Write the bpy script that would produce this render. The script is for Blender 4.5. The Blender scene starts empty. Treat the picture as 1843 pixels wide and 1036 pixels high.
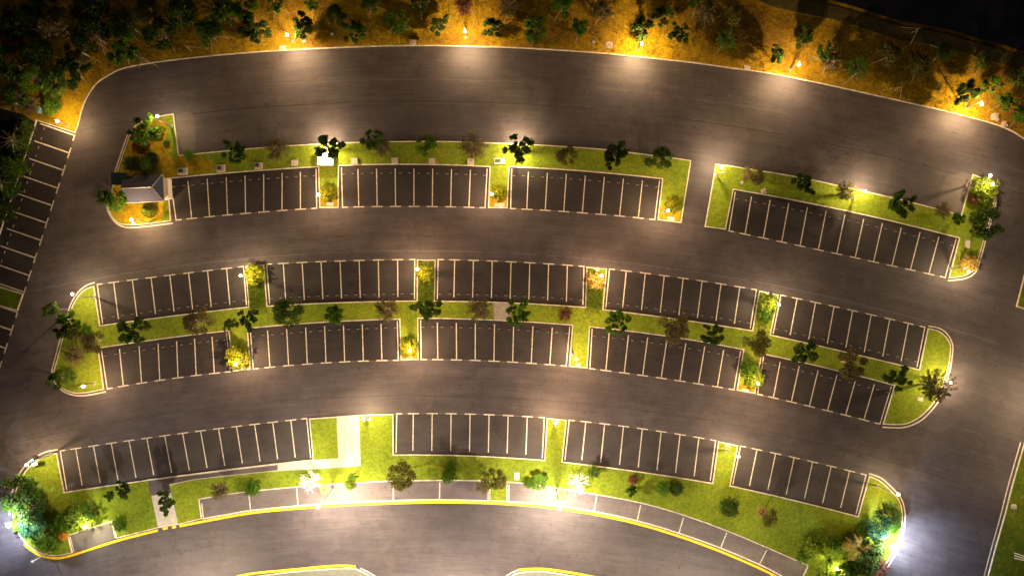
import bpy, bmesh, math, random
from mathutils import Vector, Matrix, noise as mnoise
random.seed(7)
scene = bpy.context.scene
C = scene.collection
R = math.radians
# ------------------------------------------------------------------ camera, sky, moon, exposure
S = 0.075            # metres per photo pixel on the ground
H = 120.0            # camera height
CX, CY = 921.5, 518.0
cam = bpy.data.cameras.new('camera'); camo = bpy.data.objects.new('camera', cam); C.objects.link(camo)
camo.location = (0, 0, H); camo.rotation_euler = (0, 0, 0)
cam.sensor_width = 36; cam.lens = 36 * H / (1843 * S); cam.clip_end = 5000; cam.clip_start = 1
scene.camera = camo
world = bpy.data.worlds.new("World"); scene.world = world; world.use_nodes = True
wn = world.node_tree.nodes; wl = world.node_tree.links
sky = wn.new('ShaderNodeTexSky'); sky.sky_type = 'NISHITA'; sky.sun_disc = False
sky.sun_elevation = R(-3.0); sky.sun_rotation = R(200); sky.air_density = 1.6; sky.dust_density = 5
wn['Background'].inputs['Strength'].default_value = 0.05
wl.new(sky.outputs[0], wn['Background'].inputs['Color'])
moon = bpy.data.lights.new('moonlight', 'SUN'); moon.energy = 0.0038; moon.angle = R(6); moon.color = (.92, .68, .84)
mo = bpy.data.objects.new('moonlight', moon); C.objects.link(mo); mo.rotation_euler = (R(18), R(-12), 0)
scene.view_settings.view_transform = 'Standard'; scene.view_settings.look = 'None'
scene.view_settings.gamma = 1; scene.view_settings.exposure = 3.0
WARM = (1.0, 0.62, 0.32); COOL = (0.74, 0.84, 1.0); WHITE = (1.0, 0.71, 0.39); STREET = (1.0, .80, .57); AMBER = (1.0, .64, .30)

# ------------------------------------------------------------------ helpers
def P(x, y, z=0.0):                       # ground (or height z) point seen at photo position x, y
    k = S * (H - z) / H
    return Vector(((x - CX) * k, (CY - y) * k, z))

def tag(o, label=None, cat=None, group=None, kind=None):
    if label: o['label'] = label
    if cat: o['category'] = cat
    if group: o['group'] = group
    if kind: o['kind'] = kind
    return o

def link(name, data, parent=None):
    o = bpy.data.objects.new(name, data); C.objects.link(o)
    if parent: o.parent = parent
    return o

def empty(name, loc, label, cat, group=None, rz=0, scale=1):
    o = bpy.data.objects.new(name, None); C.objects.link(o)
    o.location = loc; o.rotation_euler = (0, 0, rz); o.scale = (scale,) * 3; o.empty_display_size = .3
    return tag(o, label, cat, group)

def mesh(name, verts, faces, mat, smooth=False):
    me = bpy.data.meshes.new(name); me.from_pydata([tuple(v) for v in verts], [], faces)
    me.materials.append(mat)
    if smooth:
        for p in me.polygons: p.use_smooth = True
    return me

class MB:
    def __init__(s): s.v = []; s.f = []
    def box(s, c, d, rot=0, top=1.0):
        n = len(s.v); m = Matrix.Rotation(rot, 3, 'Z')
        for z in (-1, 1):
            k = top if z > 0 else 1
            for x, y in ((-1, -1), (1, -1), (1, 1), (-1, 1)):
                s.v.append(Vector(c) + m @ Vector((x * d[0] / 2 * k, y * d[1] / 2 * k, z * d[2] / 2)))
        s.f += [(n+3, n+2, n+1, n), (n+4, n+5, n+6, n+7)] + [(n+i, n+(i+1) % 4, n+4+(i+1) % 4, n+4+i) for i in range(4)]
    def tube(s, pts, rads, sides=6):
        n0 = len(s.v); pts = [Vector(p) for p in pts]
        for i, p in enumerate(pts):
            d = (pts[min(i+1, len(pts)-1)] - pts[max(i-1, 0)])
            d = d.normalized() if d.length > 1e-6 else Vector((0, 0, 1))
            a = d.cross(Vector((0, 0, 1)));
            a = a.normalized() if a.length > .05 else Vector((1, 0, 0))
            b = d.cross(a).normalized(); r = rads[i] if hasattr(rads, '__len__') else rads
            for k in range(sides):
                t = 2 * math.pi * k / sides
                s.v.append(p + a * (r * math.cos(t)) + b * (r * math.sin(t)))
        for i in range(len(pts) - 1):
            for k in range(sides):
                a0 = n0 + i * sides + k; a1 = n0 + i * sides + (k+1) % sides
                s.f.append((a0, a1, a1 + sides, a0 + sides))
        s.f.append(tuple(n0 + k for k in range(sides))[::-1])
        s.f.append(tuple(n0 + (len(pts)-1) * sides + k for k in range(sides)))
    def lathe(s, prof, c=(0, 0, 0), sides=16):
        n0 = len(s.v); c = Vector(c)
        for r, z in prof:
            for k in range(sides):
                t = 2 * math.pi * k / sides; s.v.append(c + Vector((r * math.cos(t), r * math.sin(t), z)))
        for i in range(len(prof) - 1):
            for k in range(sides):
                a0 = n0 + i * sides + k; a1 = n0 + i * sides + (k+1) % sides
                s.f.append((a0, a1, a1 + sides, a0 + sides))
        s.f.append(tuple(n0 + k for k in range(sides))[::-1])
        s.f.append(tuple(n0 + (len(prof)-1) * sides + k for k in range(sides)))
    def leaf(s, c, sz, rnd, flat=.6, asp=.55):
        a = Vector((rnd.gauss(0, 1), rnd.gauss(0, 1), rnd.gauss(0, flat))).normalized()
        b = a.cross(Vector((rnd.gauss(0, .6), rnd.gauss(0, .6), 1)))
        if b.length < .05: b = Vector((1, 0, 0))
        b.normalize(); n = len(s.v); c = Vector(c)
        s.v += [c - a * sz * .5, c + b * sz * asp * .5, c + a * sz * .5, c - b * sz * asp * .5]
        s.f.append((n, n+1, n+2, n+3))
    def me(s, name, mat, smooth=False): return mesh(name, s.v, s.f, mat, smooth)
    def build(s, name, mat, parent=None, smooth=False): return link(name, s.me(name, mat, smooth), parent)

# ------------------------------------------------------------------ materials
def new_mat(name):
    m = bpy.data.materials.new(name); m.use_nodes = True
    return m, m.node_tree.nodes, m.node_tree.links, m.node_tree.nodes['Principled BSDF']

def plain(name, col, rough=.6, metal=0, var=.25, scale=6):
    m, n, l, b = new_mat(name)
    tc = n.new('ShaderNodeTexCoord'); nz = n.new('ShaderNodeTexNoise'); nz.inputs['Scale'].default_value = scale; nz.inputs['Detail'].default_value = 6
    rp = n.new('ShaderNodeValToRGB'); l.new(tc.outputs['Object'], nz.inputs['Vector']); l.new(nz.outputs[0], rp.inputs[0])
    rp.color_ramp.elements[0].position = .3; rp.color_ramp.elements[1].position = .7
    rp.color_ramp.elements[0].color = (*[c * (1 - var) for c in col], 1); rp.color_ramp.elements[1].color = (*[min(1, c * (1 + var)) for c in col], 1)
    l.new(rp.outputs[0], b.inputs['Base Color']); b.inputs['Roughness'].default_value = rough; b.inputs['Metallic'].default_value = metal
    return m

def glow(name, col, strength):
    m, n, l, b = new_mat(name)
    b.inputs['Base Color'].default_value = (.8, .8, .8, 1); b.inputs['Emission Color'].default_value = (*col, 1); b.inputs['Emission Strength'].default_value = strength
    return m

def mathn(n, l, op, a, b=None):
    x = n.new('ShaderNodeMath'); x.operation = op
    for i, v in enumerate((a, b)):
        if v is None: continue
        if isinstance(v, (int, float)): x.inputs[i].default_value = v
        else: l.new(v, x.inputs[i])
    return x.outputs[0]

def mixc(n, l, fac, a, b, mode='MIX'):
    x = n.new('ShaderNodeMix'); x.data_type = 'RGBA'; x.blend_type = mode
    for s, v in ((x.inputs[0], fac), (x.inputs[6], a), (x.inputs[7], b)):
        if isinstance(v, (int, float)): s.default_value = v
        elif isinstance(v, tuple): s.default_value = (*v, 1)
        else: l.new(v, s)
    return x.outputs[2]

def noise(n, l, vec, scale, detail=6, rough=.55):
    x = n.new('ShaderNodeTexNoise'); x.inputs['Scale'].default_value = scale; x.inputs['Detail'].default_value = detail; x.inputs['Roughness'].default_value = rough
    l.new(vec, x.inputs['Vector']); return x.outputs[0]

def ramp(n, l, fac, stops):
    r = n.new('ShaderNodeValToRGB'); l.new(fac, r.inputs[0]); e = r.color_ramp.elements
    while len(e) < len(stops): e.new(.5)
    for i, (p, c) in enumerate(stops):
        e[i].position = p; e[i].color = (*c, 1) if isinstance(c, tuple) else (c, c, c, 1)
    return r.outputs[0]

LOT = P(750, 3825)     # the aisles are arcs round this point
def asphalt(name, col, streak=.5, rough=.62, seams=True, spec=.22):
    m, n, l, b = new_mat(name)
    tc = n.new('ShaderNodeNewGeometry'); pos = tc.outputs['Position']
    sub = n.new('ShaderNodeVectorMath'); sub.operation = 'SUBTRACT'; sub.inputs[1].default_value = LOT; l.new(pos, sub.inputs[0])
    ln = n.new('ShaderNodeVectorMath'); ln.operation = 'LENGTH'; l.new(sub.outputs[0], ln.inputs[0]); rad = ln.outputs['Value']
    sp = n.new('ShaderNodeSeparateXYZ'); l.new(sub.outputs[0], sp.inputs[0])
    ang = mathn(n, l, 'MULTIPLY', mathn(n, l, 'ARCTAN2', sp.outputs[0], sp.outputs[1]), 260)
    cb = n.new('ShaderNodeCombineXYZ'); l.new(mathn(n, l, 'MULTIPLY', rad, 1.0), cb.inputs[0]); l.new(mathn(n, l, 'MULTIPLY', ang, .045), cb.inputs[1])
    st = noise(n, l, cb.outputs[0], 1.1, 5, .6)
    st2 = noise(n, l, cb.outputs[0], 5.0, 3, .6)
    big = noise(n, l, pos, .07, 4, .6); mid = noise(n, l, pos, .6, 6, .65); fine = noise(n, l, pos, 9, 4, .8)
    v = ramp(n, l, st, [(.25, 1 - .32 * streak), (.75, 1 + .34 * streak)])
    c = mixc(n, l, 1.0, col, v, 'MULTIPLY')
    c = mixc(n, l, .8 * streak, c, ramp(n, l, st2, [(.35, .72), (.65, 1.25)]), 'MULTIPLY')
    c = mixc(n, l, 1.0, c, ramp(n, l, big, [(.3, (.72, .68, .75)), (.7, (1.25, 1.22, 1.15))]), 'MULTIPLY')
    c = mixc(n, l, .55, c, ramp(n, l, mid, [(.3, .75), (.72, 1.25)]), 'MULTIPLY')
    c = mixc(n, l, .8, c, ramp(n, l, fine, [(.3, .7), (.7, 1.3)]), 'MULTIPLY')
    if seams:
        wob = mathn(n, l, 'MULTIPLY', mid, .5)
        for ry, wd, val in ((179, .05, .45), (448, .045, 1.7), (708, .05, .7), (140, .05, 1.35)):
            d = mathn(n, l, 'ABSOLUTE', mathn(n, l, 'SUBTRACT', mathn(n, l, 'ADD', rad, wob), (3825 - ry) * S))
            k = mathn(n, l, 'MULTIPLY', mathn(n, l, 'LESS_THAN', d, wd), mathn(n, l, 'GREATER_THAN', big, .42))
            c = mixc(n, l, k, c, mixc(n, l, 1.0, c, (val, val, val), 'MULTIPLY'))
    sp1 = noise(n, l, pos, 1.4, 3, .5); big2 = noise(n, l, pos, .21, 3, .5)
    c = mixc(n, l, mathn(n, l, 'MULTIPLY', ramp(n, l, sp1, [(.60, 0.0), (.70, 1.0)]), .38), c, mixc(n, l, 1.0, c, (.45, .45, .5), 'MULTIPLY'))
    c = mixc(n, l, mathn(n, l, 'MULTIPLY', ramp(n, l, big2, [(.58, 0.0), (.66, 1.0)]), .4), c, mixc(n, l, 1.0, c, (1.35, 1.25, 1.15), 'MULTIPLY'))
    vo = n.new('ShaderNodeTexVoronoi'); vo.feature = 'DISTANCE_TO_EDGE'; vo.inputs['Scale'].default_value = .16
    dv = n.new('ShaderNodeVectorMath'); dv.operation = 'ADD'; l.new(pos, dv.inputs[0]); nc = n.new('ShaderNodeTexNoise'); nc.inputs['Scale'].default_value = .5; nc.inputs['Detail'].default_value = 6; l.new(pos, nc.inputs['Vector'])
    sc = n.new('ShaderNodeVectorMath'); sc.operation = 'SCALE'; sc.inputs['Scale'].default_value = 3.0; l.new(nc.outputs['Color'], sc.inputs[0]); l.new(sc.outputs[0], dv.inputs[1]); l.new(dv.outputs[0], vo.inputs['Vector'])
    k = mathn(n, l, 'MULTIPLY', mathn(n, l, 'LESS_THAN', vo.outputs['Distance'], .006), mathn(n, l, 'MULTIPLY', ramp(n, l, big2, [(.5, 0.0), (.56, 1.0)]), .45))
    c = mixc(n, l, k, c, mixc(n, l, 1.0, c, (.4, .4, .42), 'MULTIPLY'))
    l.new(c, b.inputs['Base Color'])
    l.new(ramp(n, l, mid, [(.3, rough - .12), (.7, rough + .1)]), b.inputs['Roughness'])
    b.inputs['Specular IOR Level'].default_value = spec
    bp = n.new('ShaderNodeBump'); bp.inputs['Strength'].default_value = .5; bp.inputs['Distance'].default_value = .02; l.new(fine, bp.inputs['Height']); l.new(bp.outputs[0], b.inputs['Normal'])
    return m

def turf(name, c0, c1, c2, patch=.12, grain=7, lo=.35, hi=.7):
    m, n, l, b = new_mat(name)
    pos = n.new('ShaderNodeNewGeometry').outputs['Position']
    big = noise(n, l, pos, patch, 5, .6); mid = noise(n, l, pos, .9, 7, .7); fine = noise(n, l, pos, grain, 5, .8)
    c = mixc(n, l, ramp(n, l, big, [(.38, 0.0), (.64, 1.0)]), c0, c1)
    c = mixc(n, l, ramp(n, l, mid, [(lo, 0.0), (hi, 1.0)]), c, c2)
    m2 = noise(n, l, pos, 2.6, 4, .6)
    c = mixc(n, l, .8, c, ramp(n, l, m2, [(.3, .62), (.7, 1.3)]), 'MULTIPLY')
    pt = noise(n, l, pos, .45, 6, .7)
    c = mixc(n, l, mathn(n, l, 'MULTIPLY', ramp(n, l, pt, [(.56, 0.0), (.68, 1.0)]), .3), c, (.22, .18, .018))
    c = mixc(n, l, mathn(n, l, 'MULTIPLY', ramp(n, l, pt, [(.32, 1.0), (.44, 0.0)]), .35), c, mixc(n, l, 1.0, c, (.45, .62, .6), 'MULTIPLY'))
    c = mixc(n, l, .9, c, ramp(n, l, fine, [(.3, .5), (.72, 1.55)]), 'MULTIPLY')
    l.new(c, b.inputs['Base Color']); b.inputs['Roughness'].default_value = .9; b.inputs['Specular IOR Level'].default_value = .04
    bp = n.new('ShaderNodeBump'); bp.inputs['Strength'].default_value = .7; bp.inputs['Distance'].default_value = .06; l.new(fine, bp.inputs['Height']); l.new(bp.outputs[0], b.inputs['Normal'])
    return m

def leafmat(name, col, var=.45, trans=.25, hue=None):
    m, n, l, b = new_mat(name)
    pos = n.new('ShaderNodeNewGeometry'); oi = n.new('ShaderNodeObjectInfo')
    nz = noise(n, l, pos.outputs['Position'], 3.0, 4, .7)
    c2 = hue or tuple(c * (1 + var) for c in col)
    c = mixc(n, l, ramp(n, l, nz, [(.35, 0.0), (.65, 1.0)]), tuple(c * (1 - var) for c in col), c2)
    c = mixc(n, l, 1.0, c, ramp(n, l, oi.outputs['Random'], [(0, .75), (1, 1.25)]), 'MULTIPLY')
    l.new(c, b.inputs['Base Color']); b.inputs['Roughness'].default_value = .8; b.inputs['Specular IOR Level'].default_value = .08
    if trans:
        tr = n.new('ShaderNodeBsdfTranslucent'); mx = n.new('ShaderNodeMixShader'); mx.inputs[0].default_value = trans
        l.new(c, tr.inputs[0]); l.new(b.outputs[0], mx.inputs[1]); l.new(tr.outputs[0], mx.inputs[2]); l.new(mx.outputs[0], n['Material Output'].inputs[0])
    return m

M = dict(
    aisle=asphalt('aisle_asphalt', (.063, .0555, .060)),
    bay=asphalt('bay_asphalt', (.032, .028, .029), streak=.3, seams=False, rough=.6),
    baygrey=asphalt('bay_asphalt_grey', (.047, .041, .040), streak=.3, seams=False),  # lighter, greyer bay surface for the bottom row
    pad=asphalt('pad_asphalt', (.112, .098, .100), streak=.3, seams=False),
    worn=asphalt('worn_asphalt', (.085, .074, .070), streak=.4, seams=False),
    concrete=plain('path_concrete', (.36, .33, .29), .85, var=.12, scale=1.5),
    paving=plain('island_paving', (.13, .13, .11), .9, var=.12, scale=1.5),
    slab=plain('slab_concrete', (.27, .235, .20), .85, var=.2, scale=3),
    kerb=plain('kerb_concrete', (.50, .44, .35), .8, var=.3, scale=1.2),
    kerb_dark=plain('weathered_kerb', (.22, .17, .12), .8, var=.35, scale=1.2),
    white=plain('white_paint', (.50, .45, .38), .7, var=.33, scale=3.5),
    thin=plain('edge_paint', (.5, .46, .40), .7, var=.3, scale=2),
    yellow=plain('yellow_paint', (.75, .49, .004), .7, var=.15, scale=2),
    lawn=turf('lawn_turf', (.10, .15, .013), (.185, .235, .017), (.14, .18, .016)),
    verge=turf('verge_turf', (.035, .075, .006), (.07, .12, .008), (.09, .10, .012)),
    dry=turf('dry_grass', (.22, .145, .008), (.34, .24, .010), (.15, .095, .008), patch=.1, lo=.5, hi=.75),
    hill=turf('hillside_soil', (.15, .075, .012), (.44, .30, .009), (.13, .095, .012), patch=.07, lo=.48, hi=.72),
    scrub=turf('dark_scrub', (.012, .014, .012), (.02, .02, .02), (.008, .01, .008)),
    ridge=turf('ridge_grass', (.07, .055, .02), (.09, .07, .03), (.05, .04, .015)),
    bark=plain('bark', (.11, .08, .055), .9),
    palebark=plain('pale_bark', (.26, .20, .14), .9),
    whitebark=plain('white_bark', (.85, .82, .76), .8, var=.05),
    stake=plain('stake_wood', (.20, .16, .12), .8),
    mulch=plain('mulch', (.24, .13, .05), .95, var=.5, scale=8),
    ringsoil=plain('ring_soil', (.42, .27, .10), .95, var=.35, scale=5),
    metal=plain('pole_metal', (.30, .28, .26), .45, .6, var=.1),
    darkmetal=plain('dark_metal', (.05, .05, .05), .5, .4, var=.1),
    rubber=plain('stop_rubber', (.05, .045, .04), .7, var=.2),
    stopyellow=plain('stop_yellow', (.13, .115, .10), .7, var=.2),
    boxwhite=plain('box_white', (.36, .31, .28), .7, var=.15, scale=4),
    rock=plain('rock', (.3, .25, .2), .9, var=.35, scale=3),
    roof=plain('roof_slate_shaded', (.012, .014, .045), .75, var=.12, scale=3),  # far slope of the hut roof, its shade put into the colour
    rooflit=plain('roof_slate_lit', (.030, .032, .062), .8),  # same roof, lower slope and hip end coloured lighter as if lamp-lit
    wall=plain('wall_render', (.55, .48, .40), .8, var=.1),
    teal=plain('teal_sheet', (.02, .075, .085), .5, var=.2),
    tealedge=plain('teal_trim', (.03, .30, .32), .5),
    cabinet=plain('cabinet_blue', (.12, .32, .40), .5),
    signwhite=plain('sign_white', (.7, .7, .7), .5, var=.05),
    signblue=plain('sign_blue', (.03, .25, .45), .5),
    glasswin=plain('window_glass', (.03, .03, .04), .15, var=.1),
    doorm=plain('door_brown', (.12, .08, .05), .5),
    lampw=glow('lamp_glass_warm', (1, .86, .66), 6), lampc=glow('lamp_glass_cool', (.8, .9, 1), 14),
    L_dark=leafmat('leaf_dark_green', (.034, .062, .008), trans=.12),
    L_green=leafmat('leaf_green', (.055, .115, .008), trans=.2),
    L_brown=leafmat('leaf_brown', (.20, .13, .06), hue=(.14, .13, .045)),
    L_olive=leafmat('leaf_olive', (.11, .105, .02), trans=.12),
    L_bright=leafmat('leaf_bright', (.12, .17, .012), var=.5),
    L_yellow=leafmat('leaf_yellow', (.19, .21, .010), var=.6),
    L_hedge=leafmat('leaf_hedge', (.075, .11, .010), var=.6),
    L_red=leafmat('leaf_red', (.14, .05, .03)),
    L_orange=leafmat('leaf_orange', (.4, .16, .02)),
    L_teal=leafmat('leaf_bluelit', (.035, .10, .045)),  # green leaves with the cool lamps' blue tint put into the colour
    L_strawbush=leafmat('leaf_straw_bush', (.30, .21, .05), var=.55),
    L_straw=leafmat('leaf_straw', (.19, .115, .012), var=.5, trans=0),
)

# ------------------------------------------------------------------ flat shapes
def smooth(pts, k=5):
    out = []; q = [pts[0]] + list(pts) + [pts[-1]]
    for i in range(1, len(q) - 2):
        p0, p1, p2, p3 = q[i-1:i+3]
        for s in range(k):
            t = s / k; a = []
            for d in (0, 1):
                a.append(.5 * ((2*p1[d]) + (-p0[d]+p2[d])*t + (2*p0[d]-5*p1[d]+4*p2[d]-p3[d])*t*t + (-p0[d]+3*p1[d]-3*p2[d]+p3[d])*t**3))
            out.append(tuple(a))
    out.append(tuple(pts[-1])); return out

def area(w): return sum(w[i].x * w[(i+1) % len(w)].y - w[(i+1) % len(w)].x * w[i].y for i in range(len(w))) / 2

def clean(px):
    w = []
    for p in px:
        v = P(*p)
        if not w or (v - w[-1]).length > .04: w.append(v)
    if len(w) > 2 and (w[0] - w[-1]).length < .04: w.pop()
    return w

def offset(w, d, closed):
    out = []; n = len(w)
    for i in range(n):
        a = w[(i-1) % n] if (closed or i > 0) else w[i]; b = w[i]; c = w[(i+1) % n] if (closed or i < n-1) else w[i]
        d1 = (b - a); d2 = (c - b)
        if d1.length < 1e-6: d1 = d2.copy()
        if d2.length < 1e-6: d2 = d1.copy()
        n1 = Vector((-d1.y, d1.x, 0)).normalized(); n2 = Vector((-d2.y, d2.x, 0)).normalized()
        m = (n1 + n2)
        m = m.normalized() if m.length > .1 else n1
        out.append(b + m * d / max(.5, m.dot(n1)))
    return out

def ribbon_mb(mb, w, d0, d1, z0, z1, closed):
    a = offset(w, d0, closed); b = offset(w, d1, closed); n = len(w); o = len(mb.v)
    for p, q in zip(a, b):
        mb.v += [Vector((p.x, p.y, z1)), Vector((q.x, q.y, z1)), Vector((q.x, q.y, z0)), Vector((p.x, p.y, z0))]
    for i in range(n if closed else n - 1):
        j = (i+1) % n; A = o + 4*i; B = o + 4*j
        mb.f += [(A, B, B+1, A+1)]
        if z1 - z0 > .01: mb.f += [(A+3, B+3, B, A), (A+1, B+1, B+2, A+2)]

def sheet(name, w, z, mat, z0=None, parent=None):
    bm = bmesh.new(); vs = [bm.verts.new((p.x, p.y, z)) for p in w]
    es = [bm.edges.new((vs[i], vs[(i+1) % len(vs)])) for i in range(len(vs))]
    bmesh.ops.triangle_fill(bm, use_beauty=True, use_dissolve=False, edges=es)
    for f in bm.faces:
        if f.normal.z < 0: f.normal_flip()
    if z0 is not None:
        lo = [bm.verts.new((p.x, p.y, z0)) for p in w]
        for i in range(len(w)):
            j = (i+1) % len(w)
            bm.faces.new((vs[i], lo[i], lo[j], vs[j]))
    me = bpy.data.meshes.new(name); bm.to_mesh(me); bm.free(); me.materials.append(mat)
    return link(name, me, parent)

def island(name, px, mat, kerb=True, kw=.14, kmat='kerb', z=.11):
    w = clean(px)
    if area(w) < 0: w = w[::-1]
    o = sheet(name, offset(w, kw * .9, True), z, M[mat], z0=-.02); tag(o, kind='structure')
    if kerb:
        mb = MB(); ribbon_mb(mb, w, 0, kw, -.01, z + .025, True)
        mb.build('kerb', M[kmat], o)
    return o, w

# ground under everything
g = MB(); g.v = [Vector((-900, -900, -.05)), Vector((900, -900, -.05)), Vector((900, 900, -.05)), Vector((-900, 900, -.05))]; g.f = [(0, 1, 2, 3)]
tag(g.build('ground', M['scrub']), kind='structure')
road = sheet('road', [Vector(p) for p in ((-190, -190, 0), (190, -190, 0), (190, 150, 0), (-190, 150, 0))], 0, M['aisle']); tag(road, kind='structure')

# ------------------------------------------------------------------ parking blocks
def quad(a, m, b, t):
    if m is None: return Vector((a[0] + (b[0]-a[0])*t, a[1] + (b[1]-a[1])*t))
    c = (2*m[0] - (a[0]+b[0])/2, 2*m[1] - (a[1]+b[1])/2)
    return Vector(((1-t)**2*a[0] + 2*t*(1-t)*c[0] + t*t*b[0], (1-t)**2*a[1] + 2*t*(1-t)*c[1] + t*t*b[1]))
BL = [ # kerb left, kerb mid, kerb right, open left, open mid, open right, bays, stops, place
 ('A', (302,322), (441,309.5), (572.8,301), (313,396.5), (442,384), (574,374.3), 8, 1, 'first block of the top row'),
 ('B', (610.5,299), (745,296.5), (881,301), (612.5,373), (745,371.5), (877,374), 8, 1, 'second block of the top row'),
 ('C', (917,301), (1054,309), (1191.5,322.5), (915,375), (1048,383), (1182.5,395.5), 8, 1, 'third block of the top row'),
 ('D', (1320,341.5), (1522,380), (1725.5,428.7), (1308,414.5), (1506,456.5), (1705,500), 12, 1, 'long block of the top row'),
 ('E', (181,585), (314,567), (448,551.3), (171,512.3), (305.6,495), (442,479), 8, 1, 'first block of the second row'),
 ('F', (481.6,549.7), (615,543.3), (750,540.4), (476,475.6), (612,469.5), (750.5,466.9), 8, 1, 'second block of the second row'),
 ('G', (783,541), (918,543.8), (1053,552), (784.5,466.9), (919.7,471), (1055,479.6), 8, 1, 'third block of the second row'),
 ('H', (1086,556), (1221,573.5), (1353.6,594), (1093,483.5), (1229.6,500.5), (1365.5,522), 8, 1, 'fourth block of the second row'),
 ('I', (1387,601.7), (1521,632), (1653.6,664), (1401.5,530), (1534.5,558.5), (1668.5,589.5), 8, 1, 'last block of the second row'),
 ('J', (178,626.6), (301,608.8), (411.5,595.7), (189,700), (304,681.5), (418.5,668), 7, 1, 'first block of the third row'),
 ('K', (446.4,591.3), (584,580.2), (719,574.8), (452,664), (586.7,652.5), (721,647.8), 8, 1, 'second block of the third row'),
 ('L', (753,573), (890,576.5), (1029.6,585.5), (754,646.5), (889,649.5), (1023,658.8), 8, 1, 'third block of the third row'),
 ('M', (1062,588.6), (1201,605.5), (1337.5,629.3), (1057.5,662.3), (1190,680), (1325,701.5), 8, 1, 'fourth block of the third row'),
 ('N', (1371,636.8), (1491,663.5), (1609,693.6), (1359.5,707.8), (1473,734.5), (1587.5,763.5), 7, 1, 'last block of the third row'),
 ('O', (116.7,884.4), (342,852), (563.5,825.6), (104.5,811.5), (328.7,779), (556,752), 14, 0, 'long block of the bottom row'),
 ('P', (708.8,817), (845,818.7), (979.8,826.6), (710,744.3), (846,744.6), (983.6,751.4), 8, 0, 'second block of the bottom row'),
 ('Q', (1012.4,829.7), (1148,847), (1281.8,868), (1020.5,755), (1156,771), (1292,793), 8, 0, 'third block of the bottom row'),
 ('R', (1314.3,872.7), (1430,899), (1543.6,927.8), (1329,801.2), (1446,826.5), (1562.5,855), 7, 0, 'last block of the bottom row'),
]
ORD = ['first', 'second', 'third', 'fourth', 'fifth', 'sixth', 'seventh', 'eighth', 'ninth', 'tenth', 'eleventh', 'twelfth', 'thirteenth', 'fourteenth']
def strip(mb, a, b, wd, z):
    d = (b - a).normalized(); q = Vector((-d.y, d.x, 0)) * wd / 2; n = len(mb.v)
    mb.v += [Vector((p.x, p.y, z)) for p in (a - q, b - q, b + q, a + q)]; mb.f.append((n, n+1, n+2, n+3))
    v = mb.v; f = mb.f[-1]
    if (v[f[1]] - v[f[0]]).cross(v[f[2]] - v[f[0]]).z < 0: mb.f[-1] = f[::-1]
def edge_pts(a, m, b, k=10): return [tuple(quad(a, m, b, i / k)) for i in range(k + 1)]
smb = MB(); smb.box((0, 0, .05), (.40, .13, .10), top=.85); STOP = smb.me('wheel_stop', M['stopyellow']); 
def place_stop(c, d, label, grp):
    o = link('wheel_stop', STOP); o.location = (c.x, c.y, .005); o.rotation_euler = (0, 0, math.atan2(d.y, d.x)); tag(o, label, 'wheel stop', grp)
for nm, k0, km, k1, o0, om, o1, n, stops, where in BL:
    poly = edge_pts(k0, km, k1) + edge_pts(o0, om, o1)[::-1]
    sheet('bay_surface', clean(poly), .004, M['baygrey' if nm in 'OPQR' else 'bay'], parent=road)
    mb = MB()
    for i in range(n + 1):
        t = i / n; K = P(*quad(k0, km, k1, t)); O = P(*quad(o0, om, o1, t)); dr = (O - K).normalized()
        dn = P(*quad(o0, om, o1, min(1, t + .02))) - P(*quad(o0, om, o1, max(0, t - .02))); dn.normalize()
        if i == 0: K = K + dn * .3; O = O + dn * .3
        if i == n: K = K - dn * .3; O = O - dn * .3
        strip(mb, K + dr * (.5 if 0 < i < n else .2), O - dr * .09, .135, .009)
        a = O - dn * (.74 if i > 0 else .08); b = O + dn * (.74 if i < n else .08)
        strip(mb, a, b, .145, .009)
    mb.build('bay_lines', M['white'], road)
    eb = MB(); ribbon_mb(eb, [P(*p) for p in edge_pts(o0, om, o1)], -.02, .02, 0, .0065, False); eb.build('bay_edge', M['kerb_dark'], road)
    if stops:
        for i in range(n):
            for side, t in (('left', i / n), ('right', (i + 1) / n)):
                K = P(*quad(k0, km, k1, t)); O = P(*quad(o0, om, o1, t)); dn = (P(*k1) - P(*k0)).normalized()
                c = K + (O - K) * (.2 if nm in 'ABCDJKLMN' else .165) + dn * (.62 if side == 'left' else -.62)
                place_stop(c, dn, '%s wheel stop in the %s bay of the %s' % (side, ORD[i], where), 'wheel stops across the parking bays')

# bays along the left edge road
def side_bays(open_pts, nstops, where, first, last):
    pts = [P(*p) for p in open_pts]; d = Vector((252, -87, 0)).normalized(); L = 5.0 * 1.02
    along = (pts[-1] - pts[0]).normalized(); mb = MB()
    w = [pts[0] - d * L * 1.08, pts[-1] - d * L * 1.08, pts[-1], pts[0]]
    if area(w) < 0: w = w[::-1]
    sheet('bay_surface', w, .004, M['bay'], parent=road)
    for i, p in enumerate(pts):
        e0, e1 = (i == 0 and first), (i == len(pts) - 1 and last)
        q = p + along * (.15 if e0 else -.15 if e1 else 0)
        strip(mb, q - d * L * .97, q, .17, .009)
        strip(mb, q - along * (0.08 if e0 else .74), q + along * (.08 if e1 else .74), .17, .009)
        if i < len(pts) - 1:
            for side, s in (('upper', .62), ('lower', -.62)):
                base = pts[i] if side == 'upper' else pts[i + 1]
                place_stop(base - d * L * .82 + along * s, along, '%s wheel stop in the %s %s' % (side, ORD[i], where), 'wheel stops across the parking bays')
    mb.build('bay_lines', M['white'], road)
side_bays([(135,242),(124.7,275.4),(114.7,306.7),(104.3,338.6),(94,370),(84,401.3),(74,432.5),(63.5,464),(53.2,495.8),(43,527.5)], 1, 'bay from the top in the left edge row', True, True)
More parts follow.
